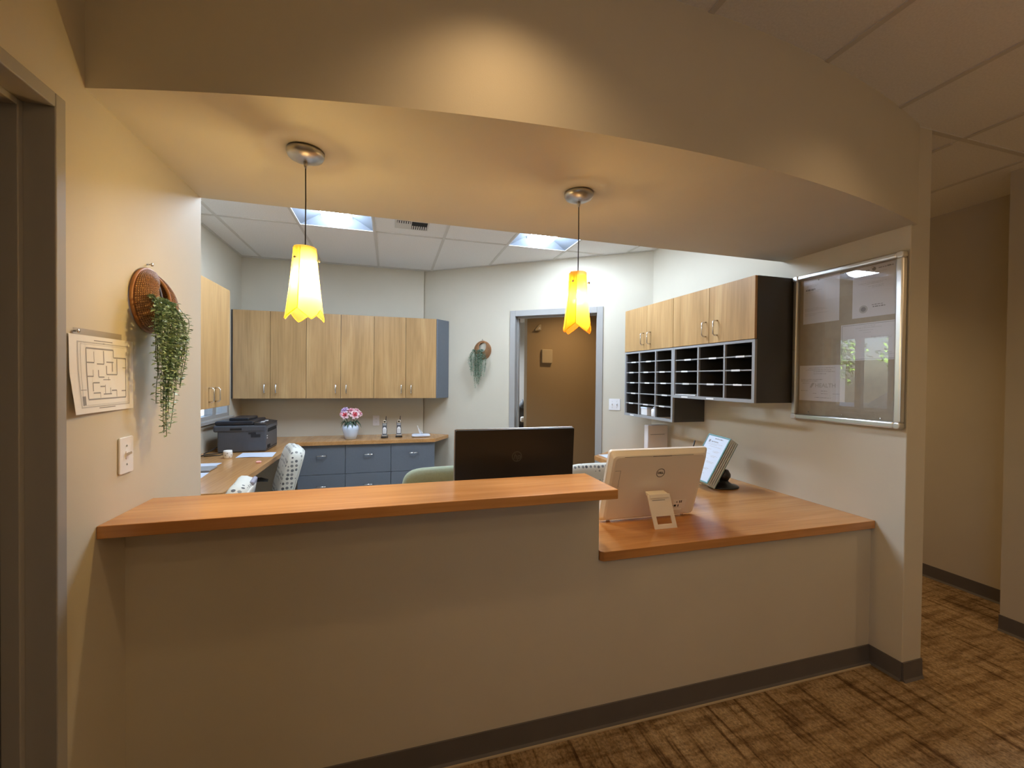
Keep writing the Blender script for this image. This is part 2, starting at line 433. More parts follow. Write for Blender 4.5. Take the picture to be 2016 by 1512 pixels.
# walls
m = MB(); m.box(-.14, 0, -.300, YL, 0, SLAB); m.box(-.14, 0, -1.27, -.300, 2.20, SLAB); LW = (-3.5, -2.2, .9, 2.2); m.box(-.14, 0, LW[1], -1.27, 0, SLAB); m.box(-.14, 0, -4.34, LW[0], 0, SLAB); m.box(-.14, 0, LW[0], LW[1], 0, LW[2]); m.box(-.14, 0, LW[0], LW[1], LW[3], SLAB)
wall_left = struct(m.build('wall_left', 'paint'), 'beige painted wall on the left with the hanging basket and floor plan', 'wall')
struct(MB().box(-.88, -.14, YL - .13, YL, 0, SLAB).build('wall_return', 'paint'), 'short beige wall behind the left lobby wall', 'wall')
WY0, WY1, WZ0, WZ1 = 2.42, 3.215, 1.125, 2.20
m = MB(); m.box(-.88, XB, YL, WY0, 0, SLAB); m.box(-.88, XB, WY1, YB + .14, 0, SLAB); m.box(-.88, XB, WY0, WY1, 0, WZ0); m.box(-.88, XB, WY0, WY1, WZ1, SLAB)
struct(m.build('wall_office_left', 'paint'), 'beige office wall with the window behind the printer', 'wall')
DT = .14
b1 = DA - DN * DT; 
struct(MB().box(-.88, 1.20, YB, YB + .14, 0, SLAB).build('wall_back', 'paint'), 'beige back wall of the office behind the long row of cupboards', 'wall')
DF = Fr(DA, DU, (0, 0, 1), DN)          # frame on the diagonal wall: a along it, b up, c into the room
DL = (DB - DA).length
DO0, DO1, DOZ = 1.115, 2.062, 2.245
m = MB(); m.box(-.06, DO0, 0, SLAB, -DT, 0, F=DF); m.box(DO1, DL + .10, 0, SLAB, -DT, 0, F=DF); m.box(DO0, DO1, DOZ, SLAB, -DT, 0, F=DF)
struct(m.build('wall_diagonal', 'paint'), 'pale angled office wall with the grey framed doorway', 'wall')
struct(MB().box(W, W + TW, PY, 3.14, 0, SLAB).build('wall_right', 'paint', bevel=.004), 'beige wall on the right that carries the notice board', 'wall')
m = MB(); m.box(0, 1.697, 0, .14, 0, 1.0405); m.box(1.697, W, 0, .14, 0, .736)
struct(m.build('wall_half', 'paint'), 'low beige wall under the reception counter', 'wall')
# curved bulkhead over the counter
arc = []
for i in range(49):
    x = 3.362 * i / 48; s = (x - 1.655) / 1.655
    arc.append((x, -.405 + .224 * s * s))
poly = arc + [(3.362, PY - .0005), (W, PY - .0005), (W, YL), (0, YL)]
o = MB().prism(poly, ZS, SLAB).build('wall_bulkhead', 'paint', smooth=False)
struct(o, 'curved beige bulkhead above the counter with two pendants', 'wall')
# hallway and lobby enclosure
struct(MB().box(4.883, 5.02, .0, 3.2, 0, SLAB).build('wall_hall', 'paint'), 'dim beige hallway wall beyond the right pillar', 'wall')
struct(MB().box(4.45, 5.02, -4.2, -.002, 0, SLAB).build('wall_lobby_right', 'paint'), 'beige lobby wall at the far right edge', 'wall')
struct(MB().box(W + TW, 4.883, 3.0, 3.14, 0, SLAB).build('wall_hall_end', 'paint'), 'end wall of the side hallway', 'wall')
struct(MB().box(0, 5.02, -4.34, -4.2, 0, SLAB).build('wall_lobby_back', 'paint'), 'beige lobby wall behind the viewer', 'wall')
# room beyond the office door
struct(MB().box(2.86, 6.2, 4.60, 4.74, 0, SLAB).build('wall_corridor', 'paint_hall'), 'brown corridor wall seen through the open doorway', 'wall')
struct(MB().box(1.0, 6.2, 7.6, 7.74, 0, SLAB).build('wall_far_room', 'white_paint'), 'white wall of the far room seen through the doorway', 'wall')
struct(MB().box(1.06, 1.20, 3.68, 7.6, 0, SLAB).build('wall_corridor_left', 'white_paint'), 'left wall of the corridor beyond the office', 'wall')
struct(MB().box(6.06, 6.2, 2.0, 7.6, 0, SLAB).build('wall_corridor_end', 'paint_hall'), 'end wall of the corridor beyond the office', 'wall')
struct(MB().box(5.02, 6.2, 2.0, 2.14, 0, SLAB).build('wall_corridor_near', 'paint_hall'), 'near wall of the corridor beyond the office', 'wall')

# ceilings: slab, tiles and tees
ceil = struct(MB().box(-1.0, 6.3, -4.4, 7.8, SLAB, SLAB + .1).build('ceiling', 'tile'), 'suspended ceiling of white tiles over office and lobby', 'ceiling')
dnx, dny = -DN.x, -DN.y; dd = dnx * DA.x + dny * DA.y
office = [(-1, 0, -XB), (0, 1, YB), (1, 0, W), (0, -1, -YL), (dnx, dny, dd)]
lobby = [(-1, 0, 0), (1, 0, 4.45), (0, 1, -.135), (0, -1, 4.2)]
hall = [(-1, 0, -(W + TW)), (1, 0, 4.883), (0, -1, .135), (0, 1, 3.0)]
corr = [(-1, 0, -1.2), (1, 0, 6.06), (0, 1, 7.6), (-dnx, -dny, -(dd + DT)), (0, -1, -2.14)]
TROF = [(0.0665, 1), (1.8949, 1)]       # troffer cells: x start, row index
def cells(region, ks, js):
    for kx in ks:
        for jy in js:
            x0 = GX0 + kx * G; y1 = GY0 - jy * 2 * G; y0 = y1 - 2 * G
            yield kx, jy, x0, x0 + G, y0, y1
tile_mesh = {}
def lay(region, ks, js, skip=()):
    for kx, jy, x0, x1, y0, y1 in cells(region, ks, js):
        if (kx, jy) in skip: continue
        p = clip([(x0 + .004, y0 + .004), (x1 - .004, y0 + .004), (x1 - .004, y1 - .004), (x0 + .004, y1 - .004)], region)
        if len(p) >= 3:
            full = len(p) == 4 and abs((max(a for a, _ in p) - min(a for a, _ in p)) - (G - .008)) < 1e-6 and abs((max(b for _, b in p) - min(b for _, b in p)) - (2 * G - .008)) < 1e-6
            if full and 'm' in tile_mesh:
                c = bpy.data.objects.new('ceiling_tile', tile_mesh['m']); COL.objects.link(c); c.parent = ceil; c.location = (x0, y0, 0); continue
            if full:
                mb = MB().prism([(a - x0, b - y0) for a, b in p], HC + .003, HC + .018); o = mb.build('ceiling_tile', 'tile', ceil); o.location = (x0, y0, 0); tile_mesh['m'] = o.data
            else: MB().prism(p, HC + .003, HC + .018).build('ceiling_tile', 'tile', ceil)
def tees(region, ks, js, lim):
    for kx in ks:
        x = GX0 + kx * G; p = clip([(x - .012, lim[2]), (x + .012, lim[2]), (x + .012, lim[3]), (x - .012, lim[3])], region)
        if len(p) >= 3: MB().prism(p, HC - .002, HC + .022).build('ceiling_tee', 'tee', ceil)
    for jy in js:
        y = GY0 - jy * 2 * G; p = clip([(lim[0], y - .012), (lim[1], y - .012), (lim[1], y + .012), (lim[0], y + .012)], region)
        if len(p) >= 3: MB().prism(p, HC - .0015, HC + .021).build('ceiling_tee', 'tee', ceil)
lay(office, range(-1, 7), range(-2, 3), skip=((1, 0), (4, 0)))
tees(office, range(0, 7), range(-1, 3), (XB, W, YL, YB))
lay(lobby, range(0, 9), range(1, 6)); tees(lobby, range(1, 9), range(1, 6), (0, 4.45, -4.2, -.1))
lay(hall, range(6, 9), range(-1, 3)); tees(hall, range(7, 9), range(-1, 3), (3.4, 4.9, -.1, 3.0))
lay(corr, range(2, 11), range(-5, 1)); tees(corr, range(3, 11), range(-4, 1), (1.2, 6.1, 2.1, 7.6))
# wall angles round the office ceiling
m = MB(); m.box(XB, 1.25, YB - .022, YB, HC - .003, HC + .002); m.box(XB, XB + .022, YL, YB - .022, HC - .003, HC + .002)
m.box(0, DL, HC - .003, HC + .002, 0, .022, F=DF)
struct(m.build('trim_1', 'tee'), 'thin pale metal angle where office walls meet the ceiling', 'trim')

# baseboards
BH, BT = .096, .009
def base_along(p0, p1, n, name, label, mats='vinyl_base'):
    p0, p1 = Vector((*p0, 0)), Vector((*p1, 0)); F = Fr(p0, p1 - p0, (0, 0, 1), (*n, 0)); L = (p1 - p0).length
    mb = MB(); mb.prism([(0, 0), (.018, 0), (.010, .012), (BT, .022), (BT * .7, BH), (0, BH)], 0, L, F=Fr(p0, (*n, 0), (0, 0, 1), p1 - p0))
    return struct(mb.build(name, mats), label, 'baseboard')
base_along((0, 0), (W, 0), (0, -1), 'baseboard_front', 'dark vinyl baseboard under the reception counter wall')
base_along((W, 0), (W, PY), (-1, 0), 'baseboard_right', 'short dark baseboard on the side of the right pillar')
base_along((W, PY), (W + TW, PY), (0, -1), 'baseboard_pillar', 'dark baseboard across the front of the right pillar')
base_along((W + TW, PY), (W + TW, 3.0), (1, 0), 'baseboard_hall_left', 'baseboard on the hallway side of the right wall')
base_along((4.883, 0), (4.883, 3.0), (-1, 0), 'baseboard_hall', 'dark baseboard along the dim hallway wall')
base_along((4.45, -4.2), (4.45, 0), (-1, 0), 'baseboard_lobby', 'dark baseboard along the lobby wall at far right')
base_along((0, -.25), (0, 0), (1, 0), 'baseboard_left', 'dark baseboard on the left wall beside the counter')
base_along((2.86, 4.60), (6.0, 4.60), (0, -1), 'baseboard_corridor', 'dark baseboard of the brown corridor wall')

struct(MB().box(0, W - .02, -.027, -.019, 0, .005).build('trim_3', 'beige_box'), 'thin pale line where the carpet meets the counter baseboard', 'trim')  # thin pale strip along the foot of the baseboard
# left lobby door: hollow metal frame with a dark leaf
d1 = thing('door_1', 'dark door in a grey metal frame at the left edge', 'door', (0, -.76, 0), kind='structure')
m = MB()
m.box(-.15, .014, -.310, -.275, 0, 2.226); m.box(-.15, .014, -1.295, -1.26, 0, 2.226); m.box(-.15, .014, -1.26, -.310, 2.190, 2.226)
m.build('door_frame', 'frame_grey', d1, bevel=.003)
m = MB(); m.box(-.13, -.05, -.326, -.310, 0, 2.190); m.box(-.13, -.05, -1.26, -1.244, 0, 2.190); m.box(-.13, -.05, -1.244, -.326, 2.174, 2.190)
m.build('door_stop', 'frame_grey', d1, bevel=.002)
m = MB(); m.box(-.128, -.085, -1.243, -.327, .01, 2.173); m.build('door_leaf', 'door_dark', d1, bevel=.002)
# office doorway: frame only, open
d2 = thing('door_2', 'grey metal frame of the open doorway in the angled wall', 'door', DF(1.588, 0, 0), kind='structure')
FO0, FO1, FZ = 1.071, 2.105, 2.285; fw = .064
m = MB()
m.box(FO0, FO0 + fw, 0, FZ, -DT - .012, .014, F=DF); m.box(FO1 - fw, FO1, 0, FZ, -DT - .012, .014, F=DF); m.box(FO0 + fw, FO1 - fw, FZ - fw, FZ, -DT - .012, .014, F=DF)
m.build('door_frame', 'frame_grey', d2, bevel=.003)
m = MB(); m.box(FO0 + fw, FO0 + fw + .016, 0, FZ - fw, -.10, -.055, F=DF); m.box(FO1 - fw - .016, FO1 - fw, 0, FZ - fw, -.10, -.055, F=DF)
m.box(FO0 + fw + .016, FO1 - fw - .016, FZ - fw - .016, FZ - fw, -.10, -.055, F=DF); m.build('door_stop', 'frame_grey', d2, bevel=.002)
m = MB(); m.box(FO0 + fw - .001, FO0 + fw + .002, .98, 1.10, -.05, -.01, F=DF); m.build('strike_plate', 'satin', d2)

# office window
w1 = thing('window_1', 'grey framed office window under the left wall cupboard', 'window', (XB, 2.8, WZ0), kind='structure')
m = MB(); ft = .05
m.box(-.83, -.745, WY0, WY0 + ft, WZ0, WZ1); m.box(-.83, -.745, WY1 - ft, WY1, WZ0, WZ1); m.box(-.83, -.745, WY0 + ft, WY1 - ft, WZ0, WZ0 + ft * .7); m.box(-.83, -.745, WY0 + ft, WY1 - ft, WZ1 - ft * .7, WZ1)
m.box(-.82, -.75, 2.82, 2.90, WZ0 + ft * .7, WZ1 - ft * .7)
m.build('window_frame', 'frame_grey', w1, bevel=.003)
MB().box(-.795, -.789, WY0 + ft, 2.82, WZ0 + .035, WZ1 - .035).build('pane', 'glass', w1)
MB().box(-.795, -.789, 2.90, WY1 - ft, WZ0 + .035, WZ1 - .035).build('pane', 'glass', w1)
MB().box(-.745, -.70, WY0 - .03, WY1 + .012, WZ0 - .03, WZ0 - .001).build('window_sill', 'frame_grey', w1, bevel=.004)
# lobby window on the left, behind the viewer
w2 = thing('window_2', 'lobby window in the left wall behind the viewer', 'window', (-.07, -2.85, .9), kind='structure')
m = MB(); m.box(-.10, -.04, LW[0], LW[1], LW[2], LW[2] + .05); m.box(-.10, -.04, LW[0], LW[1], LW[3] - .05, LW[3])
for y in (LW[0], (LW[0] + LW[1]) / 2 - .025, LW[1] - .05): m.box(-.10, -.04, y, y + .05, LW[2] + .05, LW[3] - .05)
m.build('window_frame', 'frame_grey', w2)
MB().box(-.072, -.068, LW[0] + .05, -2.875, LW[2] + .05, LW[3] - .05).build('pane', 'glass', w2); MB().box(-.072, -.068, -2.825, LW[1] - .05, LW[2] + .05, LW[3] - .05).build('pane', 'glass', w2)

# ------------------------------------------------------------------ lamps
def add_light(name, kind, loc, watts, col, parent=None, **kw):
    l = bpy.data.lights.new(name, kind); l.energy = watts; l.color = col
    for k_, v_ in kw.items(): setattr(l, k_, v_)
    o = bpy.data.objects.new(name, l); COL.objects.link(o)
    if parent is not None: o.parent = parent; o.location = Vector(loc) - ORIG[parent]
    else: o.location = loc
    return o

def pendant(x, y, shade, label, rot, power):
    t = thing('pendant_lamp', label, 'lamp', (x, y, ZS), 'glass pendant lamps over the counter')
    F = Fr((x, y, 0), (1, 0, 0), (0, 1, 0), (0, 0, 1))
    MB().lathe([(.0, ZS - .001), (.061, ZS - .001), (.062, ZS - .012), (.056, ZS - .024), (.030, ZS - .034), (.010, ZS - .039), (0, ZS - .039)], 32, F=F).build('canopy', 'satin', t, smooth=True)
    MB().lathe([(.008, ZS - .036), (.006, ZS - .052), (.003, ZS - .060)], 12, F=F).build('cord_grip', 'satin', t, smooth=True)
    MB().tube([(x, y, ZS - .05), (x + .001, y, 2.15), (x, y, 1.955)], .0022, 6).build('cord', 'cable', t)
    MB().lathe([(.004, 1.964), (.012, 1.960), (.014, 1.950), (.014, 1.905), (.010, 1.900)], 20, F=F).build('lamp_holder', 'satin', t, smooth=True)
    MB().lathe([(.012, 1.957), (.0335, 1.957), (.0335, 1.954), (.012, 1.954)], 24, F=F).build('added_diffuser', 'halo_cap', t, smooth=False)  # added frosted disc, evens out the lamp halo on the bulkhead
    # bent glass sheet: the two long edges overlap, the lower edge runs out in points
    nth, nh = 72, 14; span = 2 * math.pi * 1.13
    def surf(u, v):
        th = rot + u * span; h = v
        top = 1.981 - .006 * u; tri = abs(((u * span / (2 * math.pi)) * 4.0) % 1.0 - .5) * 2
        bot = 1.722 + .038 * (1 - tri) ** 1.0
        z = top + (bot - top) * h
        r0 = .0355 + .0245 * ((1.981 - z) / .255) ** 1.35 + .0035 * u
        r = r0 * (1 + .05 * math.cos(4 * (th - rot)) * (.35 + .65 * h))
        return (x + r * math.cos(th), y + r * math.sin(th), z)
    sh = MB().grid(surf, nth, nh).build('shade', shade, t, smooth=True)
    MB().tube([surf(0, k / 20) for k in range(21)] + [surf(k / 72, 1) for k in range(1, 73)] + [surf(1, 1 - k / 20) for k in range(1, 21)], .0016, 6).build('glass_edge', shade, sh, smooth=True)
    for k in range(3):
        a = rot + .5 + k * 2 * math.pi / 3; z = 1.935
        d = Vector((math.cos(a), math.sin(a), 0)); p = Vector((x, y, z))
        MB().tube([p + d * .018, p + d * .050], .0018, 6).tube([p + d * .044, p + d * .0475, p + d * .051], [.004, .0055, .003], 10).build('stud', 'chrome', t, smooth=True)
    MB().lathe([(.005, 1.892), (.0075, 1.888), (.0085, 1.880), (.006, 1.874), (0, 1.872)], 14, F=F).build('bulb', 'bulb_glow', t, smooth=True)
    add_light('pendant_light', 'POINT', (x, y, 1.868), PENDANT_W * power, PENDANT_COL, t, shadow_soft_size=.014)
    add_light('pendant_downlight', 'SPOT', (x, y, 1.80), PENDANT_W * .15, PENDANT_COL, t, spot_size=R(74), spot_blend=.6, shadow_soft_size=.02)
    return t
pendant(.528, -.003, 'amber_yellow', 'pendant with yellow folded glass shade, nearer the left wall', -2.65, 1.95)
pendant(1.590, .015, 'amber_orange', 'pendant with orange flared glass shade, hanging before the doorway', -2.95, 1.3)

def troffer(x0, label):
    y0, y1 = GY0 - 2 * G, GY0; x1 = x0 + G; cx = (x0 + x1) / 2; cy = (y0 + y1) / 2
    t = thing('ceiling_troffer', label, 'ceiling light', (cx, cy, HC), 'recessed office troffers')
    a, b_, c, d = x0 + .014, x1 - .014, y0 + .014, y1 - .014; zt = HC + .085
    m = MB()     # pan with sloping sides, coloured dark to hold back the lamp's glare
    A = [(a, c), (b_, c), (b_, d), (a, d)]; B = [(cx - .13, c + .05), (cx + .13, c + .05), (cx + .13, d - .05), (cx - .13, d - .05)]
    m.add([(p[0], p[1], HC) for p in A] + [(p[0], p[1], zt) for p in B], [(0, 1, 5, 4), (1, 2, 6, 5), (2, 3, 7, 6), (3, 0, 4, 7), (4, 5, 6, 7)])
    m.build('reflector_pan', 'troffer_reflector', t, solid=.002, recalc=False)
    m = MB(); m.box(x0 + .004, a, c, d, HC - .004, HC + .004); m.box(b_, x1 - .004, c, d, HC - .004, HC + .004); m.box(x0 + .004, x1 - .004, y0 + .004, c, HC - .004, HC + .004); m.box(x0 + .004, x1 - .004, d, y1 - .004, HC - .004, HC + .004)
    m.build('trim_frame', 'troffer_pan', t)
    # round-bellied diffuser basket with rounded ends
    Lh = (d - c) / 2 - .055; rw = .118
    def belly(u, v):
        yy = cy - Lh + 2 * Lh * v; e = min(1.0, (Lh - abs(yy - cy)) / .11); e = math.sqrt(max(0, 1 - (1 - e) ** 2)); e = max(e, .02)
        th = math.pi * u; return (cx - rw * e * math.cos(th), yy, zt - .004 - .100 * e * math.sin(th))
    MB().grid(belly, 14, 28).build('diffuser', 'troffer_glow', t, smooth=True)
    for s in (-1, 1):
        m = MB(); m.box(cx - .125, cx + .125, cy + s * (Lh + .004) - .004, cy + s * (Lh + .004) + .004, zt - .02, zt); m.build('end_cap', 'troffer_pan', t)
    return t
troffer(GX0 + G, 'bright recessed ceiling light behind the yellow pendant')
troffer(GX0 + 4 * G, 'bright recessed ceiling light left of the orange pendant cord')

def can(x, y, label, watts, col=CAN_COL, size=R(130), blend=1.0, z=HC):
    t = thing('recessed_downlight', label, 'ceiling light', (x, y, z), 'recessed downlights')
    F = Fr((x, y, 0), (1, 0, 0), (0, 1, 0), (0, 0, 1))
    MB().lathe([(.092, z + .002), (.098, z - .003), (.080, z - .006), (.074, z + .0025)], 24, F=F).build('trim_ring', 'troffer_pan', t, smooth=True)
    add_light('downlight', 'SPOT', (x, y, z - .012), watts, col, t, spot_size=size, spot_blend=blend, shadow_soft_size=.05)
    return t
can(1.10, -.70, 'recessed lobby downlight in front of the bulkhead middle', CAN_W)
can(2.62, -.83, 'recessed lobby downlight near the right pillar', CAN_W * .6)
can(4.05, -1.25, 'recessed lobby downlight at the hallway corner', CAN_W * 1.6)
def globe(x, y, label, watts):  # invented fixture, added to lift the ambient light on the bulkhead
    t = thing('fill_globe', label, 'ceiling light', (x, y, HC), 'added fill globes')
    F = Fr((x, y, 0), (1, 0, 0), (0, 1, 0), (0, 0, 1))
    MB().lathe([(.09, HC), (.09, HC - .02), (.05, HC - .03), (.05, HC - .05)], 24, F=F).build('mount', 'satin', t, smooth=True)
    MB().lathe([(.05, HC - .05), (.10, HC - .08), (.12, HC - .13), (.10, HC - .18), (.05, HC - .215), (0, HC - .225)], 24, F=F).build('globe_glass', 'frost_tube', t, smooth=True)
    add_light('fill_light', 'POINT', (x, y, HC - .29), watts, CAN_COL, t, shadow_soft_size=.05)
    return t
can(.7, -1.9, 'recessed lobby downlight above the viewer on the left', CAN_W * .6)
can(2.4, -1.9, 'recessed lobby downlight above the viewer on the right', CAN_W * .6)
globe(1.0, -2.7, 'unseen fill globe added behind the viewer on the left', FILL_W)
globe(3.1, -2.7, 'unseen fill globe added behind the viewer on the right', FILL_W)
can(4.15, 1.5, 'unseen downlight that brightens the side hallway', 52.0)  # lamp out of sight, strength set to brighten the hallway
can(3.5, 3.9, 'added unseen downlight that lights the corridor beyond the office', 44.0, size=R(150))  # unseen lamp added to light the brown corridor wall
add_far = can(2.6, 6.4, 'added unseen downlight that brightens the far room beyond the doorway', 220.0, (.9, .96, 1.0), size=R(160))  # unseen lamp added to brighten the white far wall

# air diffuser in the office ceiling
t = thing('ceiling_vent', 'white slotted air vent in the office ceiling between the lights', 'vent', (.98, 1.95, HC), None)
MB().box(.845, 1.125, 1.80, 2.12, HC - .006, HC + .002).build('vent_plate', 'tee', t, bevel=.002)
for (x0, x1, y0, y1) in ((.862, .972, 1.965, 1.985), (.980, 1.108, 1.985, 2.0)): pass
m = MB(); m.box(.862, .974, 1.93, 1.985, HC - .0075, HC - .006); m.box(.982, 1.110, 1.93, 2.105, HC - .0075, HC - .006); m.build('vent_core', 'cavity', t)
for k in range(6): MB().box(.866 + k * .0185, .877 + k * .0185, 1.932, 1.984, HC - .013, HC - .0075).build('vent_slat', 'tee', t)
for k in range(7): MB().box(.986 + k * .018, .996 + k * .018, 2.02, 2.104, HC - .013, HC - .0075).build('vent_slat', 'tee', t)

# ------------------------------------------------------------------ worktops
CT = .0385
o = MB().box(0, 1.708, -.139, .164, 1.08 - CT, 1.08).build('transaction_counter', 'counter', loc=(.854, .01, 1.04), bevel=.0025)
tag(o, 'raised orange wood reception ledge along the front, left half', 'counter')
t = thing('reception_desk', 'lower orange wood desk top under the white computer, running along the right wall', 'desk', (2.5, .4, 0))
m = MB(); zt = .778
m.prism([(1.70, -.008), (1.712, -.021), (W - .001, -.021), (W - .001, 2.004), (2.985, 2.262), (2.74, 2.075), (2.74, .76), (.16, .76), (.16, .143), (1.70, .143)], zt - .042, zt)
m.build('desk_top', 'counter', t, bevel=.0025)
MB().box(2.79, 3.26, 1.98, 1.998, 0, zt - .042).build('end_panel', 'laminate_grey', t)
MB().box(2.76, 2.778, .80, 1.98, .08, zt - .042).build('side_panel', 'laminate_grey', t)
MB().box(.17, .188, .16, .74, 0, zt - .042).build('side_panel', 'laminate_grey', t)

t = thing('office_worktop', 'honey wood worktop along the left and back office walls', 'counter', (.2, 3.2, .81))
zt = .85
m = MB(); m.prism([(XB + .001, 1.13), (-.103, 1.13), (-.103, 3.077), (1.296, 3.077), (1.485, 3.374), (1.249, YB - .002), (XB + .001, YB - .002)], zt - .04, zt)
m.build('work_surface', 'counter_y', t, bevel=.0025)
MB().box(XB + .001, XB + .019, .80, 3.50, zt, zt + .0).build('x', 'counter_y', t) if False else None
m = MB(); m.box(XB + .02, 1.25, YB - .02, YB - .001, zt, zt + .02); m.build('upstand', 'counter_y', t) if False else None
MB().box(-.70, -.16, 1.36, 1.38, 0, zt - .04).build('support_panel', 'laminate_grey', t)
MB().box(-.70, -.16, 1.62, 1.64, 0, zt - .04).build('support_panel', 'laminate_grey', t)

# ------------------------------------------------------------------ handles, doors, drawers
def wire_pull(F, a, b, L, proj, r, axis='v'):
    """U-shaped pull in frame F from (a,b) along v or u"""
    if axis == 'v': pts = [F(a, b, 0), F(a, b, proj * .7), F(a, b + L * .10, proj), F(a, b + L * .9, proj), F(a, b + L, proj * .7), F(a, b + L, 0)]
    else: pts = [F(a, b, 0), F(a, b, proj * .7), F(a + L * .08, b, proj), F(a + L * .92, b, proj), F(a + L, b, proj * .7), F(a + L, b, 0)]
    return MB().tube(pts, r, 8)

# back wall cupboards: three double-door units
BX0, BX1, BYF, BZ0, BZ1 = -.722, 1.322, 3.236, 1.292, 2.198
dw = (BX1 - BX0) / 6
FB = Fr((0, BYF, 0), (1, 0, 0), (0, 0, 1), (0, -1, 0))
cab_labels = ['maple double-door wall cupboard in the left corner of the back wall', 'maple double-door wall cupboard in the middle above the flower vase', 'maple double-door wall cupboard above the telephones with grey angled end']
for k in range(3):
    x0 = BX0 + 2 * k * dw; x1 = x0 + 2 * dw
    t = thing('wall_cupboard', cab_labels[k], 'cupboard', ((x0 + x1) / 2, YB, BZ0), 'back wall cupboards')
    MB().box(x0 + .001, x1 - .001, BYF + .020, YB - .002, BZ0 + .002, BZ1 - .002).build('carcass', 'laminate_grey', t)
    for j in range(2):
        a0 = x0 + j * dw + .0018; a1 = x0 + (j + 1) * dw - .0018
        d = MB().box(a0, a1, BYF, BYF + .019, BZ0, BZ1).build('door', 'maple', t, bevel=.0012, seg=1)
        hx = a1 - .047 if j == 0 else a0 + .056
        wire_pull(FB, hx, 1.345, .098, .030, .0055).build('handle', 'chrome', d, smooth=True)
    if k == 0:
        MB().box(x0 - .016, x0, BYF + .01, YB - .002, BZ0, BZ1).build('side_filler', 'laminate_dark', t)
    if k == 2:
        m = MB(); m.prism([(BX1, BYF + .001), (BX1 + .012, BYF + .001), (1.481, 3.380), (1.475, 3.389), (BX1, 3.389)], BZ0, BZ1); m.build('end_panel', 'laminate_grey', t)
# left wall cupboard
LX, LY0, LY1, LZ0, LZ1 = -.42, 1.40, 2.222, 1.288, 2.205
t = thing('wall_cupboard', 'tall maple cupboard on the left office wall above the window', 'cupboard', (XB, 1.8, LZ0))
MB().box(XB + .002, LX - .020, LY0, LY1, LZ0, LZ1).build('carcass', 'laminate_grey', t)
FL = Fr((LX, 0, 0), (0, 1, 0), (0, 0, 1), (1, 0, 0))
ym = 1.872
for j, (a0, a1) in enumerate(((LY0, ym - .0015), (ym + .0015, LY1))):
    d = MB().box(LX - .019, LX, a0, a1, LZ0, LZ1).build('door', 'maple', t, bevel=.0012, seg=1)
    wire_pull(FL, ym + (-.055 if j == 0 else .055), 1.335, .10, .032, .0052).build('handle', 'chrome', d, smooth=True)

# right wall: cupboards over mail sorters
MX, MXB = 3.019, W - .002
FM = Fr((MX, 0, 0), (0, 1, 0), (0, 0, 1), (-1, 0, 0))
DZ0, DZ1 = 1.792, 2.190
def mail_unit(y0, y1, rows, cols, z0, label, dsplit, hand):
    t = thing('mail_cabinet', label, 'mail sorter', (W, (y0 + y1) / 2, z0), 'mail sorting cabinets on the right wall')
    th = .016
    m = MB(); m.box(MX + .020, MXB, y0, y0 + th, z0, DZ1); m.build('side_panel', 'laminate_dark', t)
    m = MB(); m.box(MX + .020, MXB, y1 - th, y1, z0, DZ1); m.build('side_panel', 'laminate_dark', t)
    MB().box(MX + .020, MXB, y0 + th, y1 - th, DZ1 - th, DZ1).build('top_panel', 'laminate_dark', t)
    MB().box(MXB - .008, MXB, y0 + th, y1 - th, z0 + .005, DZ1 - th).build('back_panel', 'laminate_dark', t)  # near-black boards: dark laminate with the slot shade put into its colour
    MB().box(MX + .020, MXB - .008, y0 + th, y1 - th, DZ0 - .012, DZ0 + .004).build('cupboard_floor', 'laminate_dark', t)
    # grey edge banding of the outer frame
    m = MB(); m.box(MX + .003, MX + .020, y0, y0 + .022, z0, DZ0 - .004); m.box(MX + .003, MX + .020, y1 - .018, y1, z0, DZ0 - .004)
    m.box(MX + .003, MX + .020, y0 + .022, y1 - .018, DZ0 - .020, DZ0 - .004); m.box(MX + .003, MX + .020, y0 + .022, y1 - .018, z0, z0 + .022)
    m.build('front_frame', 'edge_grey', t)
    for (a0, a1), hy in zip(dsplit, hand):
        d = MB().box(MX, MX + .019, a0 + .0015, a1 - .0015, DZ0, DZ1).build('door', 'maple', t, bevel=.0012, seg=1)
        wire_pull(FM, hy, 1.843, .103, .036, .0050).build('handle', 'chrome', d, smooth=True)
    for c in cols:
        m = MB(); m.box(MX + .020, MXB - .008, c - .006, c + .006, z0 + .02, DZ0 - .014, 0); m.box(MX + .004, MX + .020, c - .007, c + .007, z0 + .022, DZ0 - .020, 1)
        m.build('divider', ['laminate_dark', 'edge_grey'], t)
    ys = sorted([y0 + .02] + list(cols) + [y1 - .018])
    for r_i, z in enumerate(rows):
        for i in range(len(ys) - 1):
            a0, a1 = ys[i] + .007, ys[i + 1] - .007
            m = MB(); m.box(MX + .020, MXB - .008, a0, a1, z - .004, z + .003, 0); m.box(MX + .006, MX + .020, a0, a1, z - .0045, z + .0035, 1)
            s = m.build('shelf', ['laminate_dark', 'edge_grey'], t)
            if (r_i * 7 + i * 3 + len(rows)) % 8 != 5:
                c = (a0 + a1) / 2 + .018 * ((r_i * 5 + i * 3) % 3 - 1)
                MB().box(MX + .0045, MX + .006, c - .036, c + .036, z - .007, z + .005).build('name_tag', 'tag_white', s)
    return t
NY0, NYS, NY1 = .477, 1.273, 2.005
mail_unit(NY0, NYS, (1.684, 1.594, 1.498), (.731, .988), 1.384, 'nearer mail sorter under maple doors, beside the notice board', ((NY0, .876), (.876, NYS)), (.795, .905))
mail_unit(NYS + .001, NY1, (1.690, 1.594, 1.498, 1.398, 1.303), (1.512, 1.762), 1.181, 'taller mail sorter under maple doors, nearer the doorway', ((NYS + .001, 1.640), (1.640, NY1)), (1.585, 1.685))
m = MB(); 
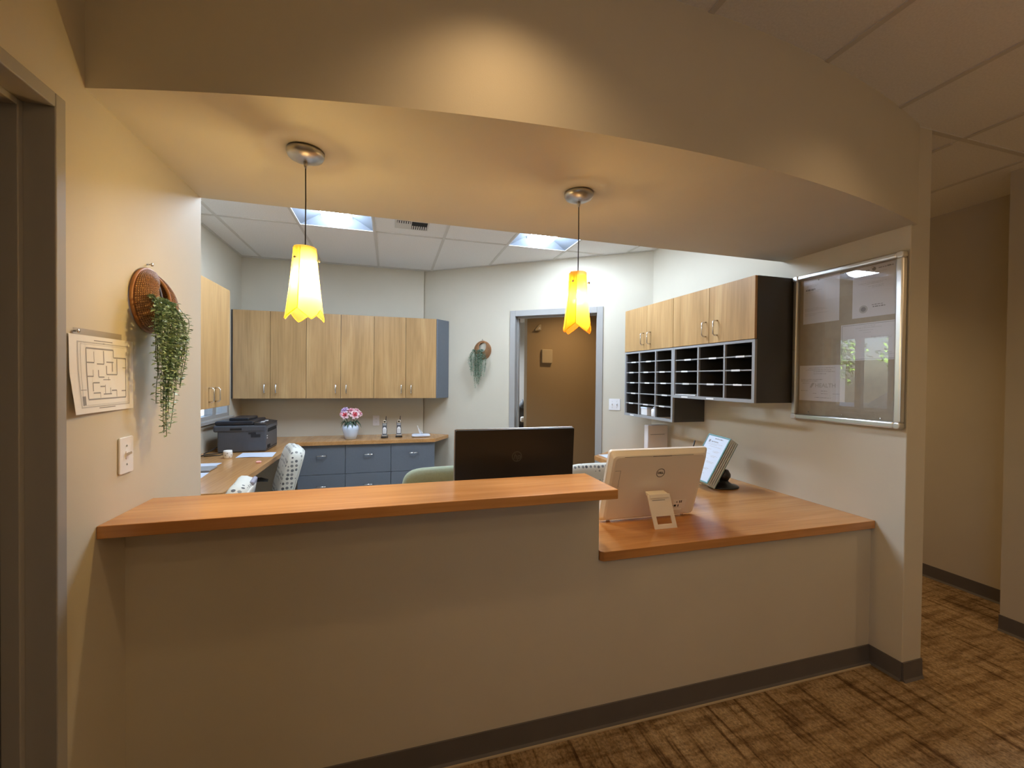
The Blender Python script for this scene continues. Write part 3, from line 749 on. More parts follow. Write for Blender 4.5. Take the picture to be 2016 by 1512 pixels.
for c in (.86, 1.13): MB().box(MX + .0015, MX + .003, c - .036, c + .036, 1.388, 1.400).build('name_tag', 'tag_white', bpy.data.objects['mail_cabinet'])
m = MB(); m.box(MX + .0015, MX + .003, 1.84, 1.90, 1.185, 1.197); m.build('name_tag', 'tag_white', bpy.data.objects['mail_cabinet.001'])
# things left in the mail slots
tag(MB().box(MX + .008, MX + .24, 1.02, 1.25, 1.408, 1.4135).build('letter_sheet', 'paper', loc=(3.15, 1.135, 1.407)), 'white sheet lying in a lower slot of the nearer mail sorter', 'paper')
t = thing('slot_carton', 'white carton in the lowest middle slot of the taller mail sorter', 'box', (3.06, 1.69, 1.205))
MB().box(3.03, 3.12, 1.640, 1.735, 1.205, 1.268).build('carton_body', 'white_plastic', t, bevel=.004); MB().box(3.028, 3.122, 1.638, 1.737, 1.262, 1.278).build('carton_lid', 'paper_blue', t, bevel=.003)
t = thing('slot_bottle', 'small white bottle in the lowest middle slot of the taller mail sorter', 'bottle', (3.05, 1.555, 1.205))
Fq = Fr((3.055, 1.555, 0), (1, 0, 0), (0, 1, 0), (0, 0, 1))
MB().lathe([(.030, 1.2045), (.032, 1.21), (.032, 1.262), (.022, 1.272)], 18, F=Fq).build('bottle_body', 'white_plastic', t, smooth=True); MB().lathe([(.016, 1.272), (.016, 1.287), (0, 1.288)], 14, F=Fq).build('bottle_cap', 'paper_blue', t, smooth=True)

# drawer units below the back worktop
DXS = (-.098, .364, .828, 1.298); FD = Fr((0, 3.102, 0), (1, 0, 0), (0, 0, 1), (0, -1, 0))
dlab = ['grey drawer unit nearest the desk corner behind the dotted chair', 'grey drawer unit in the middle under the flower vase', 'grey drawer unit at the right end under the tissue packet']
for k in range(3):
    x0, x1 = DXS[k], DXS[k + 1]
    t = thing('drawer_unit', dlab[k], 'drawers', ((x0 + x1) / 2, 3.3, 0), 'drawer units under the back worktop')
    MB().box(x0 + .001, x1 - .001, 3.122, 3.50, .09, .808).build('carcass', 'laminate_grey', t)
    MB().box(x0 + .001, x1 - .001, 3.17, 3.19, 0, .09).build('toe_kick', 'laminate_dark', t)
    for z0, z1 in ((.502, .806), (.10, .498)):
        d = MB().box(x0 + .002, x1 - .002, 3.102, 3.121, z0, z1).build('drawer', 'laminate_grey', t, bevel=.0012, seg=1)
        wire_pull(FD, (x0 + x1) / 2 - .046, z1 - .105 if z1 > .6 else z1 - .118, .092, .032, .0048, 'u').build('handle', 'chrome', d, smooth=True)
# file shelf under the left part of the worktop

# ------------------------------------------------------------------ soft shapes
def sg(v, p): return math.copysign(abs(v) ** p, v)
def pillow(F, w, h, t, eo=.45, ed=.35, curve=0.0, nt=40, nph=10, taper=0.0, mb=None, mi=0):
    mb = mb or MB(); k = len(mb.v)
    for i in range(nph + 1):
        ph = -math.pi / 2 + math.pi * i / nph; cs = max(0.0, math.cos(ph)) ** ed; sn = sg(math.sin(ph), ed * 1.6)
        for j in range(nt):
            th = 2 * math.pi * j / nt
            a = w / 2 * sg(math.cos(th), eo) * cs; b_ = h / 2 * sg(math.sin(th), eo) * cs
            a *= 1 - taper * (b_ / h + .5)
            mb.v.append(tuple(F(a, b_ + h / 2, t / 2 * sn + curve * a * a)))
    for i in range(nph):
        for j in range(nt):
            mb.f.append((k + i * nt + j, k + i * nt + (j + 1) % nt, k + (i + 1) * nt + (j + 1) % nt, k + (i + 1) * nt + j)); mb.m.append(mi)
    return mb

# ------------------------------------------------------------------ left lobby wall
FLW = Fr((0, 0, 0), (0, 1, 0), (0, 0, 1), (1, 0, 0))     # a = y, b = z, c = x
def sheet(F, a0, a1, b0, b1, bend, name, matname, label, cat, nu=14, nv=12, group=None):
    P = lambda s, q, e=0.0: F(a0 + (a1 - a0) * s, b0 + (b1 - b0) * q, bend(s, q) + e)
    m = MB(); m.grid(lambda s, q: P(s, q, .0005), nu, nv); m.grid(lambda s, q: P(s, q, 0), nu, nv)
    o = m.build(name, matname, loc=P(.5, 0)); tag(o, label, cat, group); return o, P
def lines(P, segs, name, matname, parent, e=.0009):
    """segs: (s0,q0,s1,q1) rectangles on a sheet"""
    m = MB()
    for s0, q0, s1, q1 in segs:
        n = max(1, int(abs(s1 - s0) * 12)); k = max(1, int(abs(q1 - q0) * 12))
        m.grid(lambda u, v: P(s0 + (s1 - s0) * u, q0 + (q1 - q0) * v, e), n, k)
    return tag(m.build(name, matname, parent, recalc=False), kind='stuff')
plan, PP = sheet(FLW, -.252, .036, 1.414, 1.632, lambda s, q: .003 + .012 * max(0, 1 - s * 2.2) ** 2 * max(0, 1 - q * 1.9) + .006 * math.sin(s * 5) * (1 - q) * .5 + .004 * (1 - q), 'floor_plan', 'paper', 'white evacuation floor plan sheet with curled corner, pinned to the left wall', 'poster')
def rectline(s0, q0, s1, q1, w): return [(s0, q0, s1, q0 + w), (s0, q1 - w, s1, q1), (s0, q0, s0 + w, q1), (s1 - w, q0, s1, q1)]
g = rectline(.10, .07, .93, .92, .018) + rectline(.14, .10, .90, .89, .006)
lines(PP, g, 'border_print', 'light_print', plan)
hl = lambda s0, s1, q, w=.008: (s0, q - w, s1, q + w)
vl = lambda s, q0, q1, w=.006: (s - w, q0, s + w, q1)
g = [hl(.22, .64, .84, .010), vl(.64, .74, .84), hl(.64, .86, .735, .009), vl(.22, .18, .84), hl(.22, .86, .175, .009), vl(.86, .18, .735), hl(.22, .33, .655), hl(.37, .48, .64), vl(.48, .64, .82), vl(.33, .66, .80, .003), hl(.52, .64, .67),
     hl(.22, .31, .475), vl(.31, .47, .56, .003), hl(.39, .48, .465), vl(.39, .47, .56), hl(.52, .70, .50), vl(.52, .50, .62), vl(.70, .50, .72), vl(.62, .54, .66), hl(.30, .40, .39), vl(.30, .28, .39), hl(.30, .41, .255), vl(.41, .19, .26, .003), hl(.41, .49, .34), vl(.49, .24, .36, .004),
     hl(.46, .60, .235), hl(.60, .69, .28), vl(.69, .19, .28, .004), vl(.58, .24, .32, .004), hl(.78, .86, .27), hl(.46, .58, .43, .005), vl(.55, .42, .47, .004), hl(.80, .86, .60, .005)]
lines(PP, g, 'wall_print', 'grey_print', plan)
g = [hl(.34, .63, .945, .006), hl(.37, .58, .915, .006), hl(.38, .66, .055, .006), (.13, .10, .18, .22), hl(.11, .2, .30, .004)]
lines(PP, g, 'caption_print', 'grey_print', plan)
o, _ = sheet(FLW, -.232, -.02, 1.560, 1.650, lambda s, q: .0012, 'plan_sleeve', 'sleeve', 'clear plastic strip showing above the pinned floor plan', 'sleeve', 2, 2)
t = tag(MB().lathe([(0, .014), (.005, .013), (.006, .010), (.0025, .008), (.0025, .002)], 12, F=Fr((0, -.229, 1.640), (0, 1, 0), (0, 0, 1), (1, 0, 0))).build('push_pin', 'chrome', loc=(0, -.229, 1.640), smooth=True), 'small silver push pin above the corner of the floor plan', 'pin')

def wall_plate(F, w, h, label, kind, name='light_switch', matname='white_plastic', nt=1):
    t = thing(name, label, 'switch' if kind == 'toggle' else 'outlet', F(0, 0, 0))
    m = MB(); m.prism([(x - w / 2, y) for x, y in rrect(w, h, .006, 3)], .0005, .006, F=F); m.build('plate', matname, t, bevel=.002)
    for k in range(nt):
        a = (k - (nt - 1) / 2) * .046
        if kind == 'toggle':
            MB().box(a - .006, a + .006, h / 2 - .013, h / 2 + .013, .0055, .0075, F=F).build('slot', 'outlet_white', t)
            m = MB(); m.prism([(.006, h / 2 - .004), (.022, h / 2 + .006), (.022, h / 2 + .013), (.006, h / 2 + .007)], a - .0045, a + .0045, F=Fr(F.o, F.n, F.v, F.u)); m.build('toggle', 'white_plastic', t, bevel=.001)
            for s in (-1, 1): MB().lathe([(.0032, .0055), (.0032, .0072), (0, .0076)], 8, F=Fr(F(a, h / 2 + s * .030), F.u, F.v, F.n)).build('screw', 'satin', t)
        else:
            for s in (-1, 1):
                f2 = Fr(F(0, h / 2 + s * .020), F.u, F.v, F.n)
                MB().prism([(x - .016, y - .014) for x, y in rrect(.032, .028, .010, 4)], .005, .0075, F=f2).build('socket', 'outlet_white', t)
                m = MB(); m.box(-.007, -.005, -.001, .008, .007, .0079, F=f2); m.box(.005, .007, -.001, .008, .007, .0079, F=f2); m.build('slots', 'grey_print', t)
    return t
wall_plate(Fr((0, -.002, 1.206), (0, 1, 0), (0, 0, 1), (1, 0, 0)), .074, .117, 'white toggle light switch on the left wall under the floor plan', 'toggle')
wall_plate(Fr(DF(2.231, 1.209, 0), DU, (0, 0, 1), DN), .114, .117, 'white double toggle switch between the doorway and the mail sorter', 'toggle', nt=2)
wall_plate(Fr((.657, YB, .955), (1, 0, 0), (0, 0, 1), (0, -1, 0)), .074, .118, 'pale power outlet on the back wall beside the telephones', 'outlet', 'power_outlet', 'outlet_white')

# ------------------------------------------------------------------ hanging baskets with trailing plants
def basket(F, label, Rr, vine_len, leafmat, seed, nstr, uoff):
    rnd = random.Random(seed)
    t = thing('hanging_basket', label, 'planter', F(0, 0, 0), 'round wicker wall baskets')
    hc, hr, bul = (0.012, .034), (.050, .060), .056
    def body(u, v):
        th = 2 * math.pi * u; a0, b0 = Rr * math.cos(th), Rr * math.sin(th)
        a1, b1 = hc[0] + hr[0] * math.cos(th), hc[1] + hr[1] * math.sin(th)
        wdt = math.hypot(a0 - a1, b0 - b1); a, b_ = a0 + (a1 - a0) * v, b0 + (b1 - b0) * v
        c = .006 + min(bul, wdt * .85) * math.sin(math.pi * v * .80) ** .8
        return F(a, b_, c)
    MB().grid(body, 64, 14, uv=True).build('woven_body', 'wicker', t, smooth=True, solid=.003)
    MB().tube([F(Rr * math.cos(2 * math.pi * k / 48), Rr * math.sin(2 * math.pi * k / 48), .007) for k in range(48)], .0055, 8, closed=True).build('outer_rim', 'rattan_rim', t, smooth=True)
    MB().tube([body(k / 40, 1.0) for k in range(40)], .0055, 8, closed=True).build('inner_rim', 'rattan_rim', t, smooth=True)
    p = F(0, Rr + .018, 0)
    MB().tube([F(0, Rr + .018, 0), F(0, Rr + .020, .014)], .0018, 6).lathe([(0, .018), (.006, .017), (.006, .013), (0, .012)], 10, F=Fr(F(0, Rr + .019, 0), F.u, F.v, F.n)).build('hook', 'chrome', t, smooth=True)
    stems = MB(); lv = MB()
    for s in range(nstr):
        sp = (s / (nstr - 1) - .5) * 2
        u0 = uoff + sp * .055 + rnd.uniform(-.01, .01); L = vine_len * (1 - .38 * abs(sp) ** 1.5) * rnd.uniform(.60, 1.03)
        if s % 3 == 0: L *= .65
        n0 = rnd.uniform(.070, .105); pts = []
        drift = rnd.uniform(-.025, .025); wig = rnd.uniform(0, 6)
        spread = u0 + sp * .055
        for k in range(11):
            q = k / 10
            a = u0 + (spread - u0) * min(1, q * 2.2) + (uoff - spread) * .42 * q * q + drift * q + .006 * math.sin(wig + q * 9)
            b_ = .005 + .028 * math.sin(min(1, q * 5) * math.pi) * .6 - L * q
            c = .045 + (n0 - .045) * min(1, q * 4) - .012 * q
            pts.append(Vector((a, b_, c)))
        stems.tube([F(*p_) for p_ in pts], .0011, 4, cap=False)
        nl = int(L / .0065)
        for k in range(nl):
            q = (k + rnd.random()) / nl * 10; i = min(9, int(q)); pt = pts[i].lerp(pts[i + 1], q - i)
            an = k * 2.4 + rnd.uniform(-.5, .5); ll = rnd.uniform(.013, .021); ww = ll * .36
            d = Vector((math.cos(an), rnd.uniform(-.55, .35), math.sin(an) * .8 + .25)).normalized(); sd = d.cross(Vector((0, 1, .3))).normalized(); nn = sd.cross(d) * .003
            A, B_, C_, D_ = pt, pt + d * ll * .5 + sd * ww + nn, pt + d * ll, pt + d * ll * .5 - sd * ww + nn
            lv.add([F(*A), F(*B_), F(*C_), F(*D_)], [(0, 1, 2), (0, 2, 3)])
    stems.build('vine_stems', 'stem_green', t); tag(lv.build('foliage', leafmat, t, recalc=False), kind='stuff')
    return t
basket(Fr((0, .128, 1.783), (0, 1, 0), (0, 0, 1), (1, 0, 0)), 'large wicker basket with long green trailing plant on the left lobby wall', .108, .475, 'leaf', 5, 48, -.028)
basket(Fr(DF(.735, 1.848, 0), DU, (0, 0, 1), DN), 'small wicker basket with grey-green trailing plant on the angled office wall', .104, .49, 'leaf_grey', 9, 27, -.035)

# ------------------------------------------------------------------ notice board on the right wall
NB = Fr((W, .460, 1.286), (0, -1, 0), (0, 0, 1), (-1, 0, 0)); NBW, NBH = .607, .905
t = thing('notice_board', 'glazed aluminium notice board with pinned certificates at right', 'notice board', NB(NBW / 2, 0, 0))
MB().box(.01, NBW - .01, .01, NBH - .01, .001, .008, F=NB).build('backing_board', 'backing', t)
for nm, (a0, a1, b0, b1) in dict(l=(0, .030, .030, NBH - .030), r=(NBW - .036, NBW, .030, NBH - .030), b=(.030, NBW - .030, 0, .034), tp=(.030, NBW - .030, NBH - .030, NBH)).items():
    MB().box(a0, a1, b0, b1, .001, .036, F=NB).build('frame_rail', 'aluminium', t, bevel=.009, seg=4)
for a in (.015, NBW - .017):
    for b_ in (.016, NBH - .016):
        MB().prism([(a - .0175 + x, b_ - .0175 + y) for x, y in rrect(.035, .035, .012, 4)], .001, .038, F=NB).build('frame_corner', 'aluminium', t, bevel=.006, seg=3)
MB().box(.028, NBW - .033, .031, NBH - .028, .022, .025, F=NB).build('glass_pane', 'board_glass', t)
for a, b_ in ((.10, .048), (.30, .046), (.50, .045), (.15, NBH - .045), (.3, NBH - .043), (.45, NBH - .045)):
    MB().lathe([(.003, .008), (.004, .011), (0, .012)], 8, F=Fr(NB(a, b_), NB.u, NB.v, NB.n)).build('pin', 'chrome', t)
MB().lathe([(.007, .036), (.007, .040), (0, .0405)], 12, F=Fr(NB(.015, .44), NB.u, NB.v, NB.n)).build('lock', 'satin', t)
def notice(a0, b0, w, h, label, content, name='notice_sheet', tilt=0.0, matname='paper_cool'):
    ct, st = math.cos(tilt), math.sin(tilt)
    F2 = Fr(NB(a0, b0, .0085), ct * NB.u + st * NB.v, ct * NB.v - st * NB.u, NB.n)
    o = MB().box(0, w, 0, h, 0, .0006, F=F2).build(name, matname, loc=F2(w / 2, 0, 0)); tag(o, label, 'certificate', 'papers in the notice board')
    content(o, F2, w, h); return o
def rects(o, F2, segs, matname, name='print', e=.0010):
    m = MB()
    for a0, b0, a1, b1 in segs: m.add([F2(a0, b0, e), F2(a1, b0, e), F2(a1, b1, e), F2(a0, b1, e)], [(0, 1, 2, 3)])
    return m.build(name, matname, o, recalc=False)
def scrib(rnd, a0, a1, b_, h=.0022):
    out = []; a = a0
    while a < a1:
        w = rnd.uniform(.006, .02); out.append((a, b_, min(a + w, a1), b_ + h * rnd.uniform(.7, 1.2))); a += w + .003
    return out
rn = random.Random(3)
def c1(o, F2, w, h):
    s = []
    for b_, i in ((.262, .12), (.254, .13), (.236, .02), (.228, .02), (.216, .02), (.20, .03), (.192, .02)): s += scrib(rn, i, i + rn.uniform(.05, .09), b_)
    for b_ in (.094, .087, .08, .06, .05): s += scrib(rn, .01, rn.uniform(.08, .20), b_)
    rects(o, F2, s, 'light_print'); rects(o, F2, scrib(rn, .015, .075, .205, .010), 'grey_print', 'heading_print')
def c2(o, F2, w, h):
    s = []
    for b_, i, j in ((.238, .04, .17), (.205, .09, .14), (.185, .03, .17), (.178, .05, .15), (.165, .08, .16), (.158, .10, .16)): s += scrib(rn, i, j, b_)
    rects(o, F2, s, 'light_print')
    rects(o, F2, scrib(rn, .035, .085, .252, .006) + scrib(rn, .13, .20, .255, .006) + scrib(rn, .10, .155, .062, .004) + scrib(rn, .105, .165, .050, .006), 'grey_print', 'heading_print')
    for r_, mm in ((.022, 'light_print'), (.013, 'grey_print')):
        m = MB(); m.prism([(.058 + r_ * math.cos(2 * math.pi * k / 20), .045 + r_ * math.sin(2 * math.pi * k / 20)) for k in range(20)], .0009 if r_ > .02 else .0011, .001 if r_ > .02 else .0012, F=F2); m.build('seal', mm, o)
    m = MB(); m.prism([(.108 + .010 * math.cos(2 * math.pi * k / 16), .256 + .010 * math.sin(2 * math.pi * k / 16)) for k in range(16)], .0009, .001, F=F2); m.build('emblem', 'grey_print', o)
def c3(o, F2, w, h):
    s = [(.006, .006, w - .006, .008), (.006, h - .008, w - .006, h - .006), (.006, .006, .008, h - .006), (w - .008, .006, w - .006, h - .006)]
    rects(o, F2, s, 'grey_print', 'border_print')
    s = []
    for b_, i, j in ((.188, .12, .18), (.178, .08, .21), (.165, .10, .17), (.152, .12, .16), (.125, .16, .26), (.118, .17, .26), (.04, .21, .26), (.03, .21, .27)): s += scrib(rn, i, j, b_)
    rects(o, F2, s, 'light_print')
def c4(o, F2, w, h):
    s = []
    for b_, i, j in ((.20, .06, .22), (.188, .04, .2), (.178, .09, .22), (.165, .09, .17), (.13, .01, .15), (.12, .01, .12), (.107, .02, .07), (.06, .01, .06), (.045, .09, .11), (.045, .14, .18), (.045, .21, .25), (.06, .14, .18), (.02, .10, .2)): s += scrib(rn, i, j, b_)
    rects(o, F2, s, 'grey_print')
    text_mb('HEALTH', Fr(F2(.165, .094), F2.u, F2.v, F2.n), .034, .0012, bold=.0006).build('heading_print', 'light_print', o, recalc=False)
    m = MB(); m.prism([(.068, .080), (.083, .110), (.100, .110), (.080, .080)], .001, .0013, F=F2); m.build('emblem', 'light_print', o)
notice(.053, .597, .222, .277, 'portrait certificate at the top left of the notice board', c1)
notice(.347, .594, .224, .277, 'portrait certificate with round seal at the top right of the notice board', c2)
notice(.287, .358, .285, .206, 'landscape framed-edge certificate in the middle right of the notice board', c3)
notice(.036, .120, .280, .217, 'landscape sheet headed HEALTH at the bottom left of the notice board', c4)

# ------------------------------------------------------------------ monitors on the desk
FH = Fr((1.118, .372, .915), (1, 0, 0), (0, -.07, 1), (0, -1, -.07))       # black monitor seen from behind
t = thing('monitor', 'black monitor seen from behind above the raised ledge', 'monitor', (1.42, .37, .778))
MB().prism(rrect(.608, .362, .006, 3), 0, .018, F=FH).build('back_cover', 'monitor_black', t, bevel=.002)
MB().prism([(x - .003, y - .003) for x, y in rrect(.614, .368, .007, 3)], -.012, -.0005, F=FH).build('bezel', 'satin', t, bevel=.002)
MB().box(.012, .596, .02, .352, -.0135, -.0125, F=FH).build('screen', 'black_plastic', t)
MB().box(.24, .37, -.125, .10, .010, .045, F=FH).build('stand_neck', 'monitor_black', t, bevel=.006)
MB().box(1.30, 1.54, .25, .46, .7785, .79).build('stand_foot', 'monitor_black', t, bevel=.004)
cl = (.305, .226); m = MB(); n = 36
ring = [(cl[0] + .026 * math.cos(2 * math.pi * k / n), cl[1] + .026 * math.sin(2 * math.pi * k / n)) for k in range(n)]
ring2 = [(cl[0] + .0215 * math.cos(2 * math.pi * k / n), cl[1] + .0215 * math.sin(2 * math.pi * k / n)) for k in range(n)]
m.add([FH(*p, .0184) for p in ring] + [FH(*p, .0184) for p in ring2], [(k, (k + 1) % n, n + (k + 1) % n, n + k) for k in range(n)])
FHm = Fr(FH(*cl), FH.u, FH.v, FH.n); text_mb('hp', FHm, .038, .0186, shear=.25, bold=.0006, mb=m)
m.build('maker_logo', 'grey_logo', t, recalc=False)

TI = R(17)       # white all-in-one leaning back towards the viewer
FE = Fr((1.868, .338, .787), (1, -.018, 0), (0, -math.sin(TI), math.cos(TI)), (0, -math.cos(TI), -math.sin(TI)))
t = thing('all_in_one_computer', 'white all-in-one computer seen from behind, standing on the lower desk', 'computer', (2.16, .30, .778))
EW, EH = .572, .402
MB().prism(rrect(EW, EH, .016, 5), -.014, .006, F=FE).build('front_frame', 'cream_trim', t, bevel=.004, seg=3)
MB().box(.02, EW - .02, .06, EH - .02, -.0155, -.0142, F=FE).build('screen', 'black_plastic', t)
def shell():
    m = MB(); A = rrect(EW - .006, EH - .006, .016, 5); B = rrect(EW - .030, EH - .034, .024, 5); k = len(A)
    A = [(x + .003, y + .003) for x, y in A]; B = [(x + .015, y + .013) for x, y in B]; Cc = [(x * .955 + .0129, y * .955 + .009) for x, y in B]
    m.v += [tuple(FE(x, y, .006)) for x, y in A] + [tuple(FE(x, y, .024)) for x, y in B] + [tuple(FE(x, y, .027)) for x, y in Cc]
    for q in range(2):
        for i in range(k): m.f.append((q * k + i, q * k + (i + 1) % k, (q + 1) * k + (i + 1) % k, (q + 1) * k + i)); m.m.append(0)
    m.f.append(tuple(range(2 * k, 3 * k))); m.m.append(0)
    m.f.append(tuple(range(k))[::-1]); m.m.append(0)
    return m
shell().build('back_shell', 'cream_plastic', t, smooth=False)
def on_shell(a0, a1, b0, b1, c=.0275): return (a0, a1, b0, b1, c, c + .0006)
MB().box(.075, .475, EH - .0305, EH - .0270, .020, .0268, F=FE).build('top_vent', 'printer_black', t)
MB().box(.235, .345, EH - .0300, EH - .0272, .020, .0272, F=FE).build('top_vent', 'cavity', t)
Fl = Fr(FE(.298, .277, .0275), FE.u, FE.v, FE.n); m = MB(); n = 40
m.add([Fl(.025 * math.cos(2 * math.pi * k / n), .025 * math.sin(2 * math.pi * k / n), .0006) for k in range(n)] + [Fl(.0218 * math.cos(2 * math.pi * k / n), .0218 * math.sin(2 * math.pi * k / n), .0006) for k in range(n)], [(k, (k + 1) % n, n + (k + 1) % n, n + k) for k in range(n)])
text_mb('DELL', Fl, .0155, .0008, bold=.0006, mb=m); m.build('maker_logo', 'dark_print', t, recalc=False)
m = MB()
for a0, a1, b0, b1 in ((.034, .066, .300, .3015), (.064, .0655, .205, .3015)): m.box(*on_shell(a0, a1, b0, b1), F=FE)
m.build('port_door_seam', 'grey_print', t)
MB().box(.415, .495, .052, .106, .0272, .0285, F=FE).build('port_panel', 'cream_trim', t)
m = MB()
for a0, a1, b0, b1 in ((.453, .458, .088, .102), (.463, .468, .088, .102), (.436, .441, .090, .097), (.424, .437, .066, .078), (.448, .453, .064, .078), (.417, .420, .072, .075)): m.box(a0, a1, b0, b1, .0282, .0292, F=FE)
m.build('ports', 'cavity', t)
MB().box(.405, .475, .044, .050, .0272, .0300, F=FE).build('port_panel_lip', 'cream_trim', t)
for a in (.05, .50): MB().box(a, a + .02, -.008, .006, -.008, .006, F=FE).build('foot', 'cream_trim', t, bevel=.002)
# kick stand with a window cut through it
hp0, hp1 = Vector((2.066, .196, .945)), Vector((2.092, .165, .7795)); hu = Vector((1, -.02, 0))
FK = Fr(hp1, hu, hp0 - hp1, Vector((0, -1, -.18))); KH = (hp0 - hp1).length
m = MB(); wd = .128
m.box(0, wd, .062, KH, 0, .006, F=FK); m.box(0, wd, 0, .020, 0, .006, F=FK); m.box(0, .022, .020, .062, 0, .006, F=FK); m.box(wd - .022, wd, .020, .062, 0, .006, F=FK)
m.build('kick_stand', 'cream_plastic', t)
MB().box(.01, wd - .01, KH - .018, KH + .004, -.03, .010, F=FK).build('hinge', 'cream_plastic', t, bevel=.003)
MB().box(.020, wd - .035, KH - .030, KH - .027, .0055, .0068, F=FK).build('hinge_slot', 'grey_print', t)

# ------------------------------------------------------------------ reference-panel stand
t = thing('document_holder', 'pale blue reference panel holder with printed sheet on a black ball base', 'document stand', (3.05, .78, .778))
FDc = Fr((2.862, .690, .832), (0, 1, .06), (.538, 0, .843), (-.843, 0, .538)); PW, PH = .205, .352
for k in range(5):
    c = -.0165 * k
    m = MB(); m.box(0, PW, 0, .010, c - .009, c, F=FDc); m.box(0, PW, PH - .010, PH, c - .009, c, F=FDc); m.box(0, .010, .010, PH - .010, c - .009, c, F=FDc); m.box(PW - .008, PW, .010, PH - .010, c - .009, c, F=FDc)
    m.build('panel_frame', 'teal' if k in (0, 4) else 'teal_pale', t, bevel=.002)
    MB().box(.010, PW - .008, .010, PH - .010, c - .0065, c - .0035, F=FDc).build('sheet', 'paper_blue', t)
MB().box(.0, .003, 0, PH, -.070, -.004, F=FDc).build('side_cover', 'teal_pale', t)
Fp = Fr(FDc(PW, 0, 0), -FDc.u, FDc.v, FDc.n); m = MB()       # reads from the far edge to the near edge
seg_ = []; rn = random.Random(8)
for b_, i, j in ((.285, .03, .165), (.275, .03, .12), (.262, .05, .17), (.240, .03, .09), (.232, .11, .17), (.224, .11, .16), (.205, .03, .10), (.196, .11, .17), (.188, .11, .15), (.17, .03, .10), (.15, .10, .17), (.142, .10, .16), (.12, .03, .09), (.10, .04, .15), (.092, .04, .14), (.06, .03, .13), (.05, .03, .12)): seg_ += scrib(rn, i, j, b_, .003)
for a0, b0, a1, b1 in seg_: m.add([Fp(a0, b0, -.0031), Fp(a1, b0, -.0031), Fp(a1, b1, -.0031), Fp(a0, b1, -.0031)], [(0, 1, 2, 3)])
m.build('sheet_print', 'light_print', t, recalc=False)
m = MB()
for a0, b0, a1, b1 in scrib(rn, .055, .12, .297, .008) + scrib(rn, .075, .15, .322, .007): m.add([Fp(a0, b0, -.003), Fp(a1, b0, -.003), Fp(a1, b1, -.003), Fp(a0, b1, -.003)], [(0, 1, 2, 3)])
m.box(.03, .045, .293, .312, -.0034, -.003, F=Fp); m.build('sheet_heading', 'grey_print', t, recalc=False)
MB().box(.03, .07, PH - .002, PH + .008, -.070, -.045, F=FDc).build('clip', 'black_plastic', t, bevel=.003)
Fb = Fr((3.075, .775, 0), (1, 0, 0), (0, 1, 0), (0, 0, 1))
MB().lathe([(.105, .7785), (.108, .783), (.10, .790), (.06, .800), (.036, .816), (.030, .83), (0, .832)], 32, F=Fb, sx=1.0, sy=.82).build('foot', 'black_plastic', t, smooth=True)
MB().lathe([(0, .818), (.030, .826), (.045, .852), (.045, .870), (.030, .898), (0, .908)], 24, F=Fb).build('ball_joint', 'black_plastic', t, smooth=True)
MB().tube([(3.06, .775, .870), (3.02, .778, .895)], [.032, .040], 18).build('socket', 'black_plastic', t, smooth=True)

# white upright device by the wall behind the computer
t = thing('desk_dispenser', 'upright white box with a slot standing by the wall behind the computer', 'box', (3.19, 1.74, .778))
MB().box(3.088, 3.300, 1.705, 1.765, .7785, 1.108).build('body', 'outlet_white', t, bevel=.006)
MB().box(3.115, 3.265, 1.703, 1.7055, 1.020, 1.0245).build('slot', 'grey_print', t); MB().box(3.10, 3.288, 1.7035, 1.7055, 1.0275, 1.029).build('seam', 'light_print', t)
# pen in a black cup, mostly hidden
t = thing('pen', 'black pen sticking up behind the white computer', 'pen', (2.55, .52, .778))
MB().tube([(2.556, .515, .800), (2.575, .512, 1.02), (2.606, .505, 1.158)], .0042, 10).build('barrel', 'black_plastic', t, smooth=True)
t2 = thing('pen_cup', 'dark pen cup hidden behind the white computer', 'cup', (2.545, .515, .778))
MB().lathe([(.036, .7785), (.038, .79), (.038, .98), (.035, .98), (.035, .79), (0, .788)], 20, F=Fr((2.545, .515, 0), (1, 0, 0), (0, 1, 0), (0, 0, 1))).build('cup', 'black_plastic', t2, smooth=True)
# sheet at the far end of the desk
tag(MB().box(2.80, 2.99, 1.90, 2.10, .7785, .7810).build('desk_sheet', 'paper_blue', loc=(2.9, 2.0, .778)), 'white sheet at the far end of the lower desk near the doorway', 'paper')

# ------------------------------------------------------------------ on the office worktop
ZT = .8505
t = thing('printer', 'dark grey multifunction printer on the left worktop', 'printer', (-.43, 2.78, ZT))
X0, X1, Y0, Y1 = -.655, -.246, 2.555, 2.945
MB().box(X0 + .03, X1, Y0 + .006, Y1, ZT, 1.045).build('body', 'printer_grey', t, bevel=.012, seg=3)
MB().box(X0, X1 + .002, Y0, Y1 + .004, 1.030, 1.088).build('scanner_bed', 'printer_grey', t, bevel=.014, seg=3)
m = MB(); m.prism([(X0 + .01, Y0 + .004), (X1 - .095, Y0 + .004), (X1 - .095, Y1), (X0 + .01, Y1)], 1.088, 1.126); m.build('scanner_lid', 'printer_black', t, bevel=.014, seg=3)
MB().box(X0 + .10, X1 - .15, Y0 + .06, Y1 - .06, 1.120, 1.150).build('document_feeder', 'printer_black', t, bevel=.012, seg=3)
m = MB(); m.prism([(X1 - .094, 1.086), (X1 + .004, 1.086), (X1 + .004, 1.094), (X1 - .094, 1.112)], -(Y1 - .01), -(Y0 + .004), F=Fr((0, 0, 0), (1, 0, 0), (0, 0, 1), (0, -1, 0))); m.build('control_panel', 'printer_black', t, bevel=.002)
for k in range(4): MB().box(X1 - .07, X1 - .045, Y0 + .05 + k * .06, Y0 + .085 + k * .06, 1.100, 1.1085).build('button', 'tag_white' if k % 2 else 'grey_print', t)
